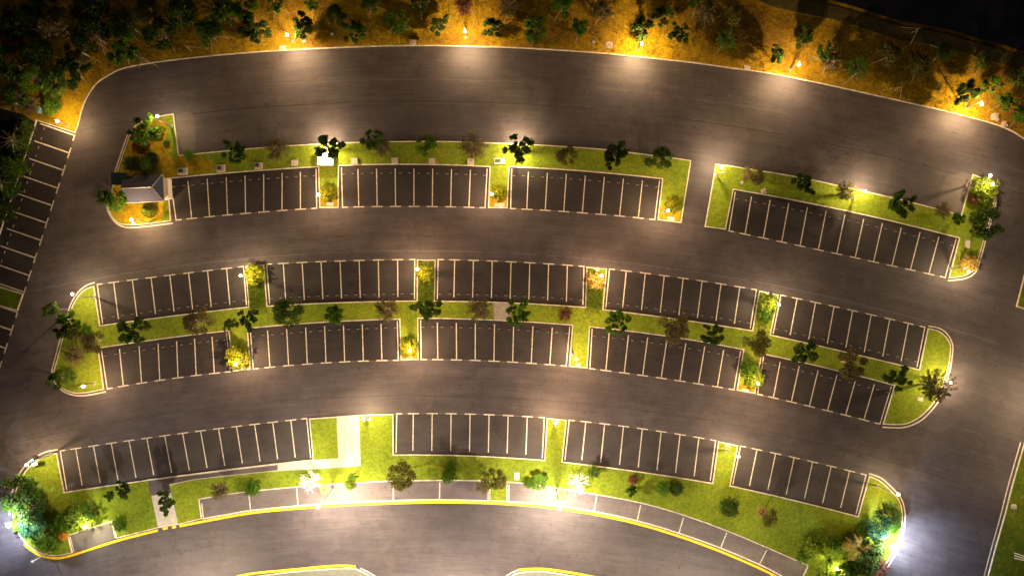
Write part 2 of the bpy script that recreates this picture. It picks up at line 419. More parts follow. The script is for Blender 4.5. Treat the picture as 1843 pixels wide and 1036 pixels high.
side_bays([(32,560),(21,594),(10.5,626.5),(.3,658.5),(-10,690),(-20,722)], 1, 'bay below the left edge lawn', True, False)

# ------------------------------------------------------------------ planted islands and lawns
def eL(b):   # helper: kerb edge points of a block, left to right
    r = [x for x in BL if x[0] == b][0]; return edge_pts(r[1], r[2], r[3], 6)
isl1 = smooth([(313,204.8),(293,208),(264,215),(245,225),(235,240),(228,258),(219,285),(210,312),(201,343),(195,368),(199,386),(212,401),(231,405.5),(262,403.5),(308.5,398)]) + eL('A') + [(575,374)] + [(609.5,374.3)] + eL('B') + [(878.5,374.5),(913.5,375)] + eL('C') + [(1183,395.8),(1226,401.5),(1244,288.7)] + smooth([(1220,285),(1161.5,277.5),(1086,268.5),(998,262),(935.7,259),(835,255),(759,254),(651,255.5),(563.5,259.3),(475.7,265),(400,271.6),(322.6,279.5)], 3)
lawn1, w1 = island('lawn_strip', isl1, 'lawn')
dryp = smooth([(296,214),(262,219.5),(248,229),(239,243),(229,270),(214,312),(204,345),(199.5,368),(203,383),(214,396),(231,400.5),(262,399),(303,394)], 3) + [(298,326),(330,318),(372,310),(372,285),(340,285),(310,290),(296,262)]
dryp = smooth(dryp[:-8] + [(300,325),(330,317),(352,313),(360,309),(374,310),(388,301),(379,296),(384,288),(366,289),(356,283),(340,287),(325,281),(314,286),(306,276),(309,262),(300,250),(303,235)], 4)
dryp = [(x + .9 * math.sin(x * 1.7 + y), y + .9 * math.sin(y * 1.3 + x * .7)) if 300 < x < 400 and y < 309 else (x, y) for x, y in dryp]
tag(sheet('dry_soil', clean(dryp), .116, M['dry']), kind='structure')
for nm_, pts in (('a', [(578,357),(607,357),(607,371),(578,371)]), ('b', [(880.5,350),(910,350),(910,371),(880.5,371)]), ('c', [(1190,372),(1225,377),(1222,397),(1186,392.5)]),
                 ('d', [(420,645),(450,643),(449,661),(421,664)]), ('e', [(724,625),(750,625),(750,645),(724,645)]), ('g', [(1331,690),(1360,694),(1357,704),(1329,699)])):
    tag(sheet('dry_soil', clean(pts), .116, M['dry']), kind='structure')
isl2 = [(1287.5,295.4)] + smooth([(1310.6,297.4),(1335.7,301.7),(1433.6,317.5),(1501,331.8),(1609,355.7),(1646.5,365),(1729,386.3)], 3) + smooth([(1750,313.5),(1764.4,319),(1777,327.5),(1786.5,343),(1789.5,360.4),(1784.5,385.5),(1774.5,418),(1759.4,470),(1752,487),(1734,497),(1706.5,500.5)]) + eL('D')[::-1] + [(1306,413.3),(1268,408.4)]
island('lawn_strip', isl2, 'lawn')
isl3 = smooth([(168,514.5),(153,520.5),(140.5,533),(130.5,550.6),(123,573),(114,603),(103,646),(97,668),(100.4,684),(113,699),(133,707),(155.6,706.6),(188,700.6)])[::-1]
isl3 = [(170,514)] + eL('E') + [(442,479),(475.5,475.8)] + eL('F') + [(750.5,467),(784,467)] + eL('G') + [(1055.5,479.8),(1092.5,483.3)] + eL('H') + [(1366,522.3),(1401,530)] + eL('I') \
    + smooth([(1669.5,590),(1688,594.5),(1701,604),(1709.5,618),(1710.5,635),(1703.8,672),(1690,709),(1677,729),(1657.6,748.5),(1639,759.5),(1620.5,764),(1588.5,763)]) + eL('N')[::-1] + [(1359,708),(1325.5,702)] \
    + eL('M')[::-1] + [(1057,662.5),(1024,659)] + eL('L')[::-1] + [(753.5,647),(721.5,648)] + eL('K')[::-1] + [(451.5,664.3),(419,668.2)] + eL('J')[::-1] + isl3
lawnmid, w3 = island('lawn_strip', isl3, 'lawn')
LOW = smooth([(364.5,932.8),(407,925.5),(451,918),(536,909.7),(622,903.7),(708,900.3),(790,898.6),(880.7,900.5)], 3)
UPL = smooth([(359,898),(406,890),(447.8,884.4),(533.8,876),(621,870),(701.6,865.7),(790,864.3),(880.7,865)], 3)
UPR = smooth([(913.3,867.5),(946,869.8),(993.6,877),(1074,889.8),(1154.6,905),(1230.9,927),(1308,955),(1381,985.5),(1453,1017)], 3)
LOR = smooth([(913,902),(991,907.9),(1069,919.7),(1146.7,936.5),(1221.6,958.6),(1297,985.5),(1366.8,1015),(1407.6,1036),(1460,1066)], 3)
ARC4 = smooth([(1564,855),(1582,863),(1597,875),(1608,886),(1618,899),(1623.5,917),(1623.8,939),(1617,970),(1606,994),(1592,1018),(1578,1036),(1555,1062)])
ARC5 = smooth([(125.5,995.5),(100,999.5),(74,995),(55,984),(40,969),(30,952),(23,926),(25,895),(34,868),(41,854),(52,840),(66,828),(84,818.5),(103,813.5)])
isl4 = eL('O') + [(556.3,752.3),(606,748.8),(648.5,745.8),(708.2,744.3)] + eL('P') + [(984,751.5),(1020,755)] + eL('Q') + [(1292.5,793),(1328.5,801)] + eL('R') + ARC4 + [(1500,1075),(1440,1045)] + UPR[::-1] + LOR[:1] + LOW[::-1][:1] + UPL[::-1] + [(364,932.8),(323.7,942.5),(284.8,949),(209.8,968),(202.8,937.4),(123.5,963),(131,994)] + ARC5[1:]
lawn4, w4 = island('lawn', isl4, 'lawn')
# parallel parking strips and the small pad by the street
for a, b in ((UPL, LOW), (UPR, LOR)):
    tag(sheet('lay_by', clean(list(a) + list(b)[::-1]), .004, M['pad']), kind='structure')
tag(sheet('lay_by', clean([(123.5,963),(202.8,937.4),(209.5,968),(131,994)]), .004, M['pad']), kind='structure')
mk = MB()
for a, b in (((447.8,887),(451,917)),((533.8,878),(536.6,909)),((621,872),(622,903)),((708,868),(708,900)),((791.5,867),(791,898)),((993.6,879),(991,907)),((1074,892),(1069,919)),((1153,908),(1147,935)),((1230,931),(1222,958)),((1308,958),(1297,985)),((1380,989),(1367,1014)),((363,905),(366,931)),((916.5,871),(915.5,901)),((878.5,868),(878.5,899)),((126,965),(133,992)),((201,939.5),(207.5,967))):
    strip(mk, P(*a), P(*b), .15, .010)
for lst in (LOW, LOR): ribbon_mb(mk, [P(*p) for p in lst], -.1, .1, 0, .0085, False)
mk.build('bay_lines', M['white'], road)
# yellow kerb-side lines
YL = MB()
def off_px(lst, d): return offset([P(*p) for p in lst], d, False)
ribbon_mb(YL, off_px(smooth([(45,977),(57,987.5),(74,997.5),(100,1002),(125.5,998),(168,984),(209.5,971),(247,961),(284,952)]), -.12), -.16, .16, 0, .009, False)
ribbon_mb(YL, off_px(smooth([(323,946),(364,938),(451,922.5),(536,914),(622,907.8),(708,904.6),(790,903),(880.7,904.5),(940,908),(991,912.5),(1069,924.5),(1146.7,941.5),(1221.6,964),(1297,991.5),(1366.8,1021.5),(1407,1042)], 4), 0), -.16, .16, 0, .009, False)
for a, b in (((293,951),(302,949)), ((309.5,948.5),(317,946.8))): strip(YL, P(*a), P(*b), .3, .009)
ribbon_mb(YL, off_px(smooth([(380,1048),(429,1036.5),(458.6,1030.5),(517,1025),(575.8,1019.3),(614.8,1017),(640,1018.5)]), 0), -.15, .15, 0, .009, False)
ribbon_mb(YL, off_px(smooth([(932.8,1024.7),(955.5,1023),(984,1023.5),(1027,1029.5),(1065,1036.5),(1100,1044)]), 0), -.15, .15, 0, .009, False)
YL.build('yellow_lines', M['yellow'], road)
WL = MB()
for lst in (smooth([(170.6,508.4),(155.6,513.5),(140.5,526),(128,546),(120,570),(111,600),(100,641),(93.5,667),(95.4,680),(103,693.6),(115.4,704.5),(135.5,711),(155.6,711),(190.7,704.6)]),
            smooth([(1671,586.5),(1691,590.7),(1705,601),(1713.5,617),(1714.5,635),(1707.8,673),(1694,711.6),(1681.7,732),(1661.6,753),(1641,764.5),(1621,769),(1588,768)]),
            smooth([(104.5,808.7),(82.8,812.6),(62.7,822.7),(47.7,835),(35.4,851),(28.6,865),(20,894),(17,926.6)]),
            smooth([(1564,851.5),(1584.8,859),(1600,871.6),(1611.5,883),(1622,896.5),(1628,916.5),(1628.4,939),(1622,971.7),(1610.8,996.8),(1597,1021)]),
            smooth([(232,238),(224,258),(206,312)]),
            smooth([(193,366),(194,378),(200,391),(212,403.5),(231,409.5),(262,407.5),(311,401.5)]),
            smooth([(1788.5,340),(1792.5,360.4),(1787.5,386.5),(1777.5,419),(1762.4,474),(1754,491.5),(1735,501.5),(1706,504.8)]),
            [(648,1021.6),(662,1028),(676,1036.5)], [(910,1036.5),(920,1030),(932.8,1024.7)]):
    ribbon_mb(WL, [P(*p) for p in lst], -.09, .09, 0, .009, False)
WL.build('edge_lines', M['white'], road)
# traffic islands at the very bottom
island('paved_island', smooth([(455,1036),(517,1028),(576,1023),(630.5,1020.5),(648,1025),(668,1036),(690,1055),(600,1090),(480,1080),(400,1060),(425,1042),(455,1036)]), 'paving')
island('paved_island', smooth([(905,1050),(918.5,1036),(931.6,1029.5),(955.5,1026.4),(984,1027),(1036.7,1036),(1100,1050),(1150,1075),(1000,1090),(900,1080),(905,1050)]), 'paving')
# path on the bottom lawn
path = [(263,861.5),(342,853.5),(455,839),(563,827.2),(564.6,826.8),(609,823.4),(606,750),(646.8,747.6),(649.6,837.9)] + smooth([(570,843),(485,848),(400,857),(351,862.6),(306,872.6)], 3) + [(321,941),(284.8,947),(267,864)]
tag(sheet('path', clean(path), .118, M['concrete']), kind='structure')
tag(sheet('path_asphalt', clean([(266,863),(342,855),(430,844),(500,835.7),(500,845),(400,855.5),(351,860.9),(305,870.5),(309,886),(272,891)]), .123, M['worn']), kind='structure')
# crossing path between second and third rows
cp = sheet('path', clean([(889,545),(919,546.5),(919,577),(889,575.3)]), .118, M['slab']); tag(cp, kind='structure')
kb = MB()
for x in (888, 919.5): ribbon_mb(kb, [P(x, 544.8), P(x, 576)], -.08, .08, .1, .14, False)
kb.build('kerb', M['kerb_dark'], cp)
# right-hand and left-hand verges
RT = smooth([(1843,795),(1819.6,876.4),(1807,926.6),(1789.5,989),(1777,1036),(1755,1110)])
island('verge', [(2600,700),(1870,700)] + RT[:] + [(1700,1300),(2600,1300)], 'verge')
ribb = MB(); ribbon_mb(ribb, [P(p[0]-6, p[1]) for p in RT], -.08, .08, 0, .009, False); ribb.build('edge_lines', M['thin'], road)
island('verge', [(-60,480),(0,515.5),(43,528.5),(32,559.5),(0,550.5),(-60,532)], 'verge')
TOP = [(-2300,-1900),(3900,-1900),(3900,700),(1905,575),(1843,556),(1828,551.5),(1831,540),(1862,420),(1884,340)] + smooth([(1885,300),(1870,272),(1843,251),(1807.5,231),(1757,215.5),(1681.6,196.5),(1606,179.5),(1531,163),(1455.6,147),(1380,132.5),(1321.5,124.5),(1246,114),(1171,106),(1095.6,98.2),(995,90.8),(920,87),(850,85),(786,83.6),(711,83.6),(635.6,86),(560,89.3),(505,92.5),(460,95.2),(376,102),(301,110.4),(251,118),(218,125.5),(195.7,136.8),(175.6,150.6),(160.6,170.6),(150.6,193),(143,221),(136.5,240)]) + [(67,217.5),(30,331),(-3,432),(-36,535),(-100,740),(-300,1300),(-2300,1300)]
hill, wh = island('hillside', TOP, 'hill')
tag(sheet('verge_soil', clean([(64,220),(28,331),(-5,432),(-38,535),(-100,740),(-300,1300),(-1500,1300),(-1500,195),(0,195),(40,205)]), .117, M['scrub']), kind='structure')
tag(sheet('verge_grass', clean([(1864,424),(1834,540),(1832,549.5),(1844,554),(1900,570),(2300,610),(2300,424)]), .117, M['verge']), kind='structure')
tag(sheet('dry_soil', clean([(70,214),(135,236),(149,190),(158,168),(172,149),(150,150),(110,170),(80,195)]), .117, M['dry']), kind='structure')
BAND = smooth([(1330,-30),(1385,-2),(1440,12),(1500,24),(1560,42),(1620,60),(1690,72),(1760,92),(1843,116),(1960,160)], 3)
bw = [P(*p) for p in BAND]; bb = MB(); ribbon_mb(bb, bw, -.9, .9, .1, .20, False); tag(bb.build('ridge_path', M['ridge']), kind='structure')
tag(sheet('dark_water', [Vector((p.x, p.y, 0)) for p in offset(bw, 1.6, False)] + [P(2600, 300), P(2600, -900), P(1300, -900)], .119, plain('dark_water', (.012, .012, .022), .3)), kind='structure')  # unlit ground past the ridge, its darkness put into the sheet colour
# worn patches of asphalt
for pts in ([(316,207),(345,204),(352,240),(348,276),(324,278.5)], [(1702,318),(1748,314),(1730,384),(1690,373)]):
    tag(sheet('worn_road', clean(smooth(pts + pts[:1], 3)), .0035, M['worn']), kind='structure')

# ------------------------------------------------------------------ lamps
def lamp(px, py, dirx, diry, watts, label, col=WARM, h=4.5, arm=.55, heads=1, name='lamp_post', spot=None, lit=True, cool=False):
    """head is seen at px,py; dirx/diry (photo axes) points from the pole to the head"""
    hd = P(px, py, h); d = Vector((dirx, -diry, 0)).normalized(); base = hd - d * arm; base.z = .1
    r = empty(name, base, label, 'lamp post', 'lamp posts lighting the car park', rz=math.atan2(d.y, d.x)); hh = h - .1
    b = MB(); b.lathe([(.15, 0), (.15, .12), (.09, .16), (.065, .5), (.05, hh * .6), (.042, hh)], sides=10); b.build('pole', M['metal'], r, True)
    f = MB(); f.lathe([(.24, -.04), (.24, .05), (.2, .07)], sides=12); f.build('base_plate', M['slab'], r)
    dirs = [0] if heads == 1 else [-.55, .55]
    for a in dirs:
        m = Matrix.Rotation(a, 3, 'Z')
        ab = MB(); ab.tube([m @ Vector((0, 0, hh - .25)), m @ Vector((arm * .5, 0, hh)), m @ Vector((arm, 0, hh + .04))], [.035, .03, .028], 6); ab.build('arm', M['metal'], r, True)
        hb = MB(); c = m @ Vector((arm, 0, hh + .0)); hb.lathe([(.03, .12), (.10, .10), (.17, .05), (.16, .0)][::-1], c, 12); ho = hb.build('lamp_head', M['metal'], r, True)
        q = 2.0 if cool else 1.0; gb = MB(); gb.lathe([(.02*q, -.20), (.10*q, -.17), (.155*q, -.09), (.175*q, -.01), (.16*q, .06), (.06*q, .15)], c, 12)
        gb.build('diffuser', M['lampc'] if cool else (M['lampw'] if lit else M['boxwhite']), ho, True)
    if lit:
        L = bpy.data.lights.new('lamp_light', 'POINT'); L.energy = watts; L.color = col; L.shadow_soft_size = .12
        lo = link('lamp_light', L, r); lo.location = (arm + .05, 0, hh - .38)
        if spot:
            sp = bpy.data.lights.new('lamp_beam', 'SPOT'); sp.energy = spot[2]; sp.color = COOL if cool else (STREET if h > 7.5 else WHITE); sp.spot_size = R(spot[3] if len(spot) > 3 else 88); sp.spot_blend = 1.0; sp.shadow_soft_size = .12
            so = link('lamp_beam', sp, r); so.location = lo.location
            wpos = hd + Vector((0, 0, -.48)); tgt = P(spot[0], spot[1]); dv = (tgt - wpos)
            dl = Matrix.Rotation(-r.rotation_euler.z, 3, 'Z') @ dv; so.rotation_euler = dl.to_track_quat('-Z', 'Y').to_euler()
    return r
Q = 1.0
lamp(517,63, 15,17, 560*Q, 'lamp post on the bright verge left of the clumpy tree, above the top road', AMBER, spot=(549,128,470,105))
lamp(837,57, 1,17, 560*Q, 'lamp post on the orange verge at the top middle, between two clumpy trees', AMBER, spot=(846,120,470,105))
lamp(1155,79, -6,17, 560*Q, 'lamp post on the orange verge just right of a square concrete cover', AMBER, spot=(1132,140,470,105))
lamp(1438,117, -8,17, 560*Q, 'lamp post on the orange verge where the dark scrub slope begins', AMBER, spot=(1407,178,430,105))
lamp(1767,188, -10,17, 560*Q, 'lamp post by pale boulders near the top right corner of the road', AMBER, spot=(1717,240,430,105))
lamp(103,218, 16,6, 330*Q, 'lamp post on the orange soil above the left edge bays', AMBER, h=4)
lamp(237,399, -8,4, 430*Q, 'lamp post on the dry island below the hut', AMBER, heads=2)
lamp(283,209, -3,-12, 190*Q, 'lamp post at the top kerb of the hut island', WHITE)
lamp(585,267, 0,-14, 420*Q, 'lamp post hidden behind the clumpy tree over the bright white cabinet', WHITE, spot=(590,240,420), h=2.9)
lamp(929,271, 0,-14, 420*Q, 'lamp post behind the gappy tree between the second and third top blocks', WHITE, spot=(932,240,420), h=2.9)
lamp(1299,302, -6,-9, 330*Q, 'slim lamp post at the corner of the lawn beside the cross lane', WHITE, spot=(1290,280,380))
lamp(1557,344, 3,-9, 330*Q, 'lamp post on the kerb right of the spiky brown tree', WHITE, spot=(1557,330,260), h=3.6)
lamp(1787,323, 10,-3, 300*Q, 'twin headed lamp post leaning over the kerb at the right end island', WHITE, heads=2, arm=1.1)
lamp(1744,489, 3,10, 300*Q, 'lamp post at the rounded bottom tip of the right end island', WHITE, spot=(1746,508,200))
lamp(573,350, -10,2, 330*Q, 'lamp post beside the yellow bush between first and second top blocks', WARM, arm=.3)
lamp(884,349, -10,2, 330*Q, 'lamp post beside the yellow bush between second and third top blocks', WARM, arm=.3)
lamp(1202,379, -10,6, 380*Q, 'lamp post beside the yellow bush next to the cross lane', WARM, arm=.3)
lamp(433,496, -12,-4, 360*Q, 'lamp post hanging over the last bay before the first hedge', WHITE, arm=.8)
lamp(751,484, -12,-2, 360*Q, 'lamp post on the left kerb of the middle hedge', WARM, arm=.5)
lamp(1083,496, 6,-6, 420*Q, 'lamp post over the straw coloured planting above the third hedge', WARM, arm=.4)
lamp(1402,548, 12,3, 380*Q, 'lamp post on the kerb right of the round green bush', WHITE, arm=.5)
lamp(130,529, -9,-4, 330*Q, 'lamp post over the road at the top of the left island', WHITE, arm=.9)
lamp(150,695, 8,-1, 300*Q, 'lamp post on the bottom tip of the left island', WARM, arm=.6)
lamp(424,655, -3,10, 420*Q, 'lamp post behind the big yellow bush in the third row', WARM, arm=.3)
lamp(738,631, 1,6, 480*Q, 'lamp post in front of the small yellow bush of the third row', WARM, arm=.4)
lamp(1037,646, 2,8, 470*Q, 'lamp post on the narrow bare lawn strip of the third row', WARM, arm=.4)
lamp(1364,690, 4,8, 380*Q, 'lamp post at the foot of the green and yellow bush', WARM, arm=.5)
lamp(1711,688, 8,1, 380*Q, 'lamp post on the kerb behind the large spiky tree', WHITE, arm=.6, spot=(1722,690,300), h=3.4)
lamp(48,836, -12,7, 330*Q, 'lamp post with a small sign at the bottom left island tip', WHITE, arm=1.0)
lamp(654,753, 2,-10, 500*Q, 'lamp post at the lane end of the bright concrete path', WHITE, arm=.4)
lamp(1000,762, 0,-10, 430*Q, 'lamp post on the narrow lawn strip of the bottom row', WARM, arm=.4)
lamp(1329,821, 9,0, 430*Q, 'lamp post on the kerb left of the last bottom row block', WHITE, arm=.5)
lamp(1617,889, 12,2, 260*Q, 'lamp post leaning over the rounded kerb at the bottom right', WHITE, arm=.9)
lamp(15,944, -8,4, 900, 'dazzling blue white lamp post among the bottom left trees', COOL, h=6.2, arm=.9, cool=True, spot=(12,958,2600,70))
lamp(1608,984, 9,3, 650, 'dazzling blue white lamp post on the bottom right kerb', COOL, h=5, arm=.7, cool=True, spot=(1636,982,3000,84))
lamp(58,1010, -13,9, 0, 'unlit slim lamp post over the bottom left corner of the street', h=4.2, arm=.3, lit=False)
lamp(573,912, -1,8, 2000, 'tall street lamp beside the left tan tree ring', STREET, h=8.5, arm=.3, name='street_lamp', spot=(640,965,2300,125))
lamp(1007,915, -1,8, 2000, 'tall street lamp beside the right tan tree ring', STREET, h=8.5, arm=.3, name='street_lamp', spot=(1010,970,2300,125))
lamp(152,948, 3,-8, 230, 'low lamp post between the glowing green bush and the small parking pad', (1, .9, .5), h=2.6, arm=.2)
lamp(1506,1022, 3,-8, 200, 'low lamp post among the bright shrubs near the lower right palms', (1, .85, .4), h=2.2, arm=.2)
for x, y, wv, lb in ((1935,742,850,'street lamp just past the right edge of the car park'), (1905,905,190,'street lamp on the right hand verge'), (300,1160,3600,'unseen street lamp added to brighten the street at left'), (800,1180,4800,'unseen street lamp added to brighten the street at middle'), (1290,1190,3000,'unseen street lamp added to brighten the street at right'), (1960,575,160,'street lamp at the side junction on the right')):
    lamp(x, y, -8, 0 if x > 1800 else -8, wv, lb, WHITE if x > 1800 else STREET, h=7 if x > 1800 else 11, arm=1, name='street_lamp')  # the tall lamps below the frame are added, unseen, to brighten the street

# ------------------------------------------------------------------ plants
def rnd_dir(rd, zmin=-.2):
    while True:
        v = Vector((rd.gauss(0, 1), rd.gauss(0, 1), rd.gauss(0, 1))).normalized()
        if v.z > zmin: return v
def crown_clumpy(rd, mat, n=8, rad=1.9, h=3.4, dens=1.0):
    t = MB(); c = MB()
    t.tube([(0, 0, 0), (rd.uniform(-.1, .1), rd.uniform(-.1, .1), h * .5), (0, 0, h)], [.12, .09, .05])
    a0 = rd.random() * 6
    for i in range(n):
        a = a0 + i * 2 * math.pi / n + rd.uniform(-.4, .4); r = rad * rd.uniform(.45, 1.0); z0 = h * rd.uniform(.55, .95); z1 = z0 + rd.uniform(.2, 1.1)
        e = Vector((math.cos(a) * r, math.sin(a) * r, z1)); mid = Vector((math.cos(a + .2) * r * .5, math.sin(a + .2) * r * .5, (z0 + z1) / 2 + .2))
        t.tube([(0, 0, z0), mid, e], [.045, .03, .015], 4)
        for cc, rr in ((e, rd.uniform(.36, .58)), (mid, rd.uniform(.22, .42)), (e + Vector((rd.uniform(-.5, .5), rd.uniform(-.5, .5), rd.uniform(-.3, .2))), rd.uniform(.22, .4))):
            for k in range(int(260 * rr / .4 * dens)):
                v = rnd_dir(rd, -1); q = rr * rd.random() ** .45 * (1 + .35 * math.sin(5 * v.x + 3 * i) * math.cos(4 * v.y + i))
                c.leaf(cc + v * q, rd.uniform(.17, .30), rd)
    for k in range(int(200 * dens)):
        v = rnd_dir(rd); c.leaf(Vector((0, 0, h + .1)) + v * .55 * rd.random(), .17, rd)
    return t, c
def crown_round(rd, mat, n=3400, rad=1.95, h=3.2, sz=(.16, .28)):
    t = MB(); c = MB(); s = rd.random() * 50
    t.tube([(0, 0, 0), (0, 0, h * .5), (0, 0, h)], [.13, .1, .05])
    lobes = [(rnd_dir(rd, -.3), rd.uniform(.35, .55)) for _ in range(16)]
    for v, q in lobes:
        e = Vector((v.x, v.y, v.z * .7)) * rad * .72 + Vector((0, 0, h)); t.tube([(0, 0, h * .6), e * .5 + Vector((0, 0, h * .4)), e], [.05, .03, .012], 4)
        for k in range(n // 16):
            d = rnd_dir(rd, -1); r = q * rad * .78 * rd.random() ** .4
            p = e + Vector((d.x, d.y, d.z * .8)) * r
            if mnoise.noise(p * 1.7 + Vector((s, 0, 0))) > .34: continue
            c.leaf(p, rd.uniform(*sz), rd)
    return t, c
def crown_sparse(rd, mat, n=84, rad=1.95, h=2.6, leaves=46):
    t = MB(); c = MB(); t.tube([(0, 0, 0), (0, 0, h)], [.12, .05])
    for i in range(n):
        a = rd.random() * 6.283; r = rad * rd.uniform(.35, 1.02); z0 = h * rd.uniform(.55, 1); z1 = z0 + rd.uniform(.0, 1.5) * (1.2 - r / rad * .6)
        e = Vector((math.cos(a) * r, math.sin(a) * r, z1)); m = Vector((math.cos(a + rd.uniform(-.3, .3)) * r * .5, math.sin(a) * r * .5, (z0 + z1) / 2 + .1))
        t.tube([(0, 0, z0), m, e], [.03, .018, .006], 3)
        for k in range(leaves):
            u = rd.uniform(.35, 1.08); p = m.lerp(e, (u - .35) / .65) + Vector((rd.gauss(0, .1), rd.gauss(0, .1), rd.gauss(0, .08)))
            c.leaf(p, rd.uniform(.11, .2), rd)
    return t, c
def crown_spiky(rd, mat, n=44, rad=2.5, h=3.4):
    t = MB(); c = MB(); t.tube([(0, 0, 0), (0, 0, h)], [.15, .07])
    for i in range(n):
        a = i * 2.4 + rd.uniform(-.15, .15); r = rad * (.45 + .55 * ((i * .618) % 1)); z0 = h * rd.uniform(.6, 1); z1 = z0 + (1 - r / rad) * 1.2
        e = Vector((math.cos(a) * r, math.sin(a) * r, z1)); t.tube([(0, 0, z0), e], [.035, .01], 3); d = e - Vector((0, 0, z0)); sd = Vector((-d.y, d.x, 0)).normalized()
        for k in range(26):
            u = .25 + .8 * k / 26; p = Vector((0, 0, z0)) + d * u
            for s in (-1, 1):
                c.leaf(p + sd * s * rd.uniform(.03, .16), rd.uniform(.16, .28), rd, asp=.4)
    return t, c
def crown_bush(rd, mat, n=1500, rad=1.08, h=.65, sz=(.13, .25)):
    t = MB(); c = MB(); t.tube([(0, 0, 0), (0, 0, h)], [.08, .04], 5); s = rd.random() * 50
    for k in range(n):
        d = rnd_dir(rd, -.5); rr = rad * (1 + .6 * mnoise.noise(d * 2.6 + Vector((s, s, 0)))) * rd.random() ** .3
        c.leaf(Vector((d.x * rr, d.y * rr, h + d.z * rr * .85)), rd.uniform(*sz), rd)
    return t, c
def crown_cone(rd, mat):
    t = MB(); c = MB(); t.tube([(0, 0, 0), (0, 0, 1.6)], [.08, .03], 5)
    for k in range(2600):
        z = rd.random() ** 1.6; r = 1.0 * (1 - z) ** .8 * rd.random() ** .3 * (1 + .1 * math.sin(9 * z)); a = rd.random() * 6.283
        c.leaf((math.cos(a) * r, math.sin(a) * r, .2 + z * 1.9), rd.uniform(.08, .14), rd)
    return t, c
def crown_bare(rd, mat, rad=1.7, h=1.8):
    t = MB(); c = MB(); t.tube([(0, 0, 0), (0, 0, h)], [.12, .07])
    def br(p, d, L, r, lv):
        q = p + d * L * .5 + Vector((rd.gauss(0, .04), rd.gauss(0, .04), .02)); e = p + d * L
        (c).tube([p, q, e], [r, r * .8, r * .6], 4)
        if lv == 0: return
        for k in range(3):
            nd = (d + Vector((rd.gauss(0, .55), rd.gauss(0, .55), rd.gauss(.1, .3)))).normalized(); br(q if k == 0 else e, nd, L * rd.uniform(.6, .8), r * .65, lv - 1)
    for i in range(11):
        a = i * 2.4; br(Vector((0, 0, h * rd.uniform(.7, 1))), Vector((math.cos(a), math.sin(a), rd.uniform(.1, .9))).normalized(), rad * .42, .035, 3)
    return t, c
def crown_palm(rd, mat, n=18, rad=2.1, h=2.6):
    t = MB(); c = MB(); t.tube([(0, 0, 0), (.1, 0, h * .5), (0, 0, h)], [.16, .12, .1], 7)
    for i in range(n):
        a = i * 2.4 + rd.uniform(-.1, .1); L = rad * rd.uniform(.75, 1.05); up = rd.uniform(.2, 1.0); pts = []
        for k in range(9):
            u = k / 8; pts.append(Vector((math.cos(a) * L * u, math.sin(a) * L * u, h + up * math.sin(u * 2.6) * .9 - .5 * u * u)))
        c.tube(pts, [.03] * 4 + [.02] * 3 + [.01] * 2, 3); sd = Vector((-math.sin(a), math.cos(a), 0))
        for k in range(1, 9):
            for j in range(3):
                p = pts[k-1].lerp(pts[k], j / 3); wd = .38 * math.sin(math.pi * min(1, (k + j / 3) / 9) ** .8) + .05; out = (pts[k] - pts[k-1]).normalized()
                for s in (-1, 1):
                    nn = len(c.v); tip = p + sd * s * wd + out * .2 - Vector((0, 0, .08))
                    c.v += [p, p + out * .055, tip]; c.f.append((nn, nn+1, nn+2))
    return t, c
KINDS = {  # kind: builder, leaf, bark, name, natural radius, mean crown height, extra
 'clumpy': (crown_clumpy, 'L_dark', 'bark', 'clumpy_tree', 2.1, 3.9, 5), 'clumpyg': (crown_clumpy, 'L_green', 'bark', 'clumpy_tree', 2.1, 3.9, 3),
 'round': (crown_round, 'L_dark', 'bark', 'round_tree', 2.1, 3.4, 3), 'roundo': (crown_round, 'L_olive', 'bark', 'round_tree', 2.1, 3.4, 3), 'roundg': (crown_round, 'L_green', 'bark', 'round_tree', 2.1, 3.4, 2),
 'roundb': (crown_round, 'L_brown', 'palebark', 'round_tree', 2.1, 3.4, 2), 'sparse': (crown_sparse, 'L_brown', 'palebark', 'thin_leaved_tree', 1.95, 3.2, 3), 'spiky': (crown_spiky, 'L_olive', 'bark', 'spiky_tree', 2.4, 3.4, 2),
 'bush': (crown_bush, 'L_green', 'bark', 'bush', 1.1, .7, 2), 'bushy': (crown_bush, 'L_yellow', 'bark', 'bush', 1.1, .7, 3), 'bushb': (crown_bush, 'L_bright', 'bark', 'bush', 1.1, .7, 2), 'bushd': (crown_bush, 'L_dark', 'bark', 'bush', 1.1, .7, 2),
 'busho': (crown_bush, 'L_orange', 'bark', 'bush', 1.1, .7, 1), 'bushr': (crown_bush, 'L_red', 'bark', 'bush', 1.1, .7, 1), 'cone': (crown_cone, 'L_hedge', 'bark', 'conical_shrub', 1.0, .8, 1),
 'bare': (crown_bare, 'whitebark', 'whitebark', 'bare_tree', 1.75, 2.4, 2), 'baredark': (crown_bare, 'bark', 'bark', 'bare_tree', 1.75, 2.4, 1), 'palm': (crown_palm, 'L_bright', 'palebark', 'palm_tree', 2.1, 3.0, 2), 'palmpale': (crown_palm, 'L_strawbush', 'palebark', 'palm_tree', 2.1, 3.0, 1),
 'teal': (crown_round, 'L_teal', 'bark', 'round_tree', 2.1, 3.4, 1), 'strawbush': (crown_bush, 'L_strawbush', 'bark', 'bush', 1.1, .7, 1), 'loose': (crown_sparse, 'L_green', 'bark', 'thin_leaved_tree', 1.95, 3.2, 2), 'redt': (crown_sparse, 'L_red', 'bark', 'thin_leaved_tree', 1.95, 3.2, 1),
}
PROTO = {}
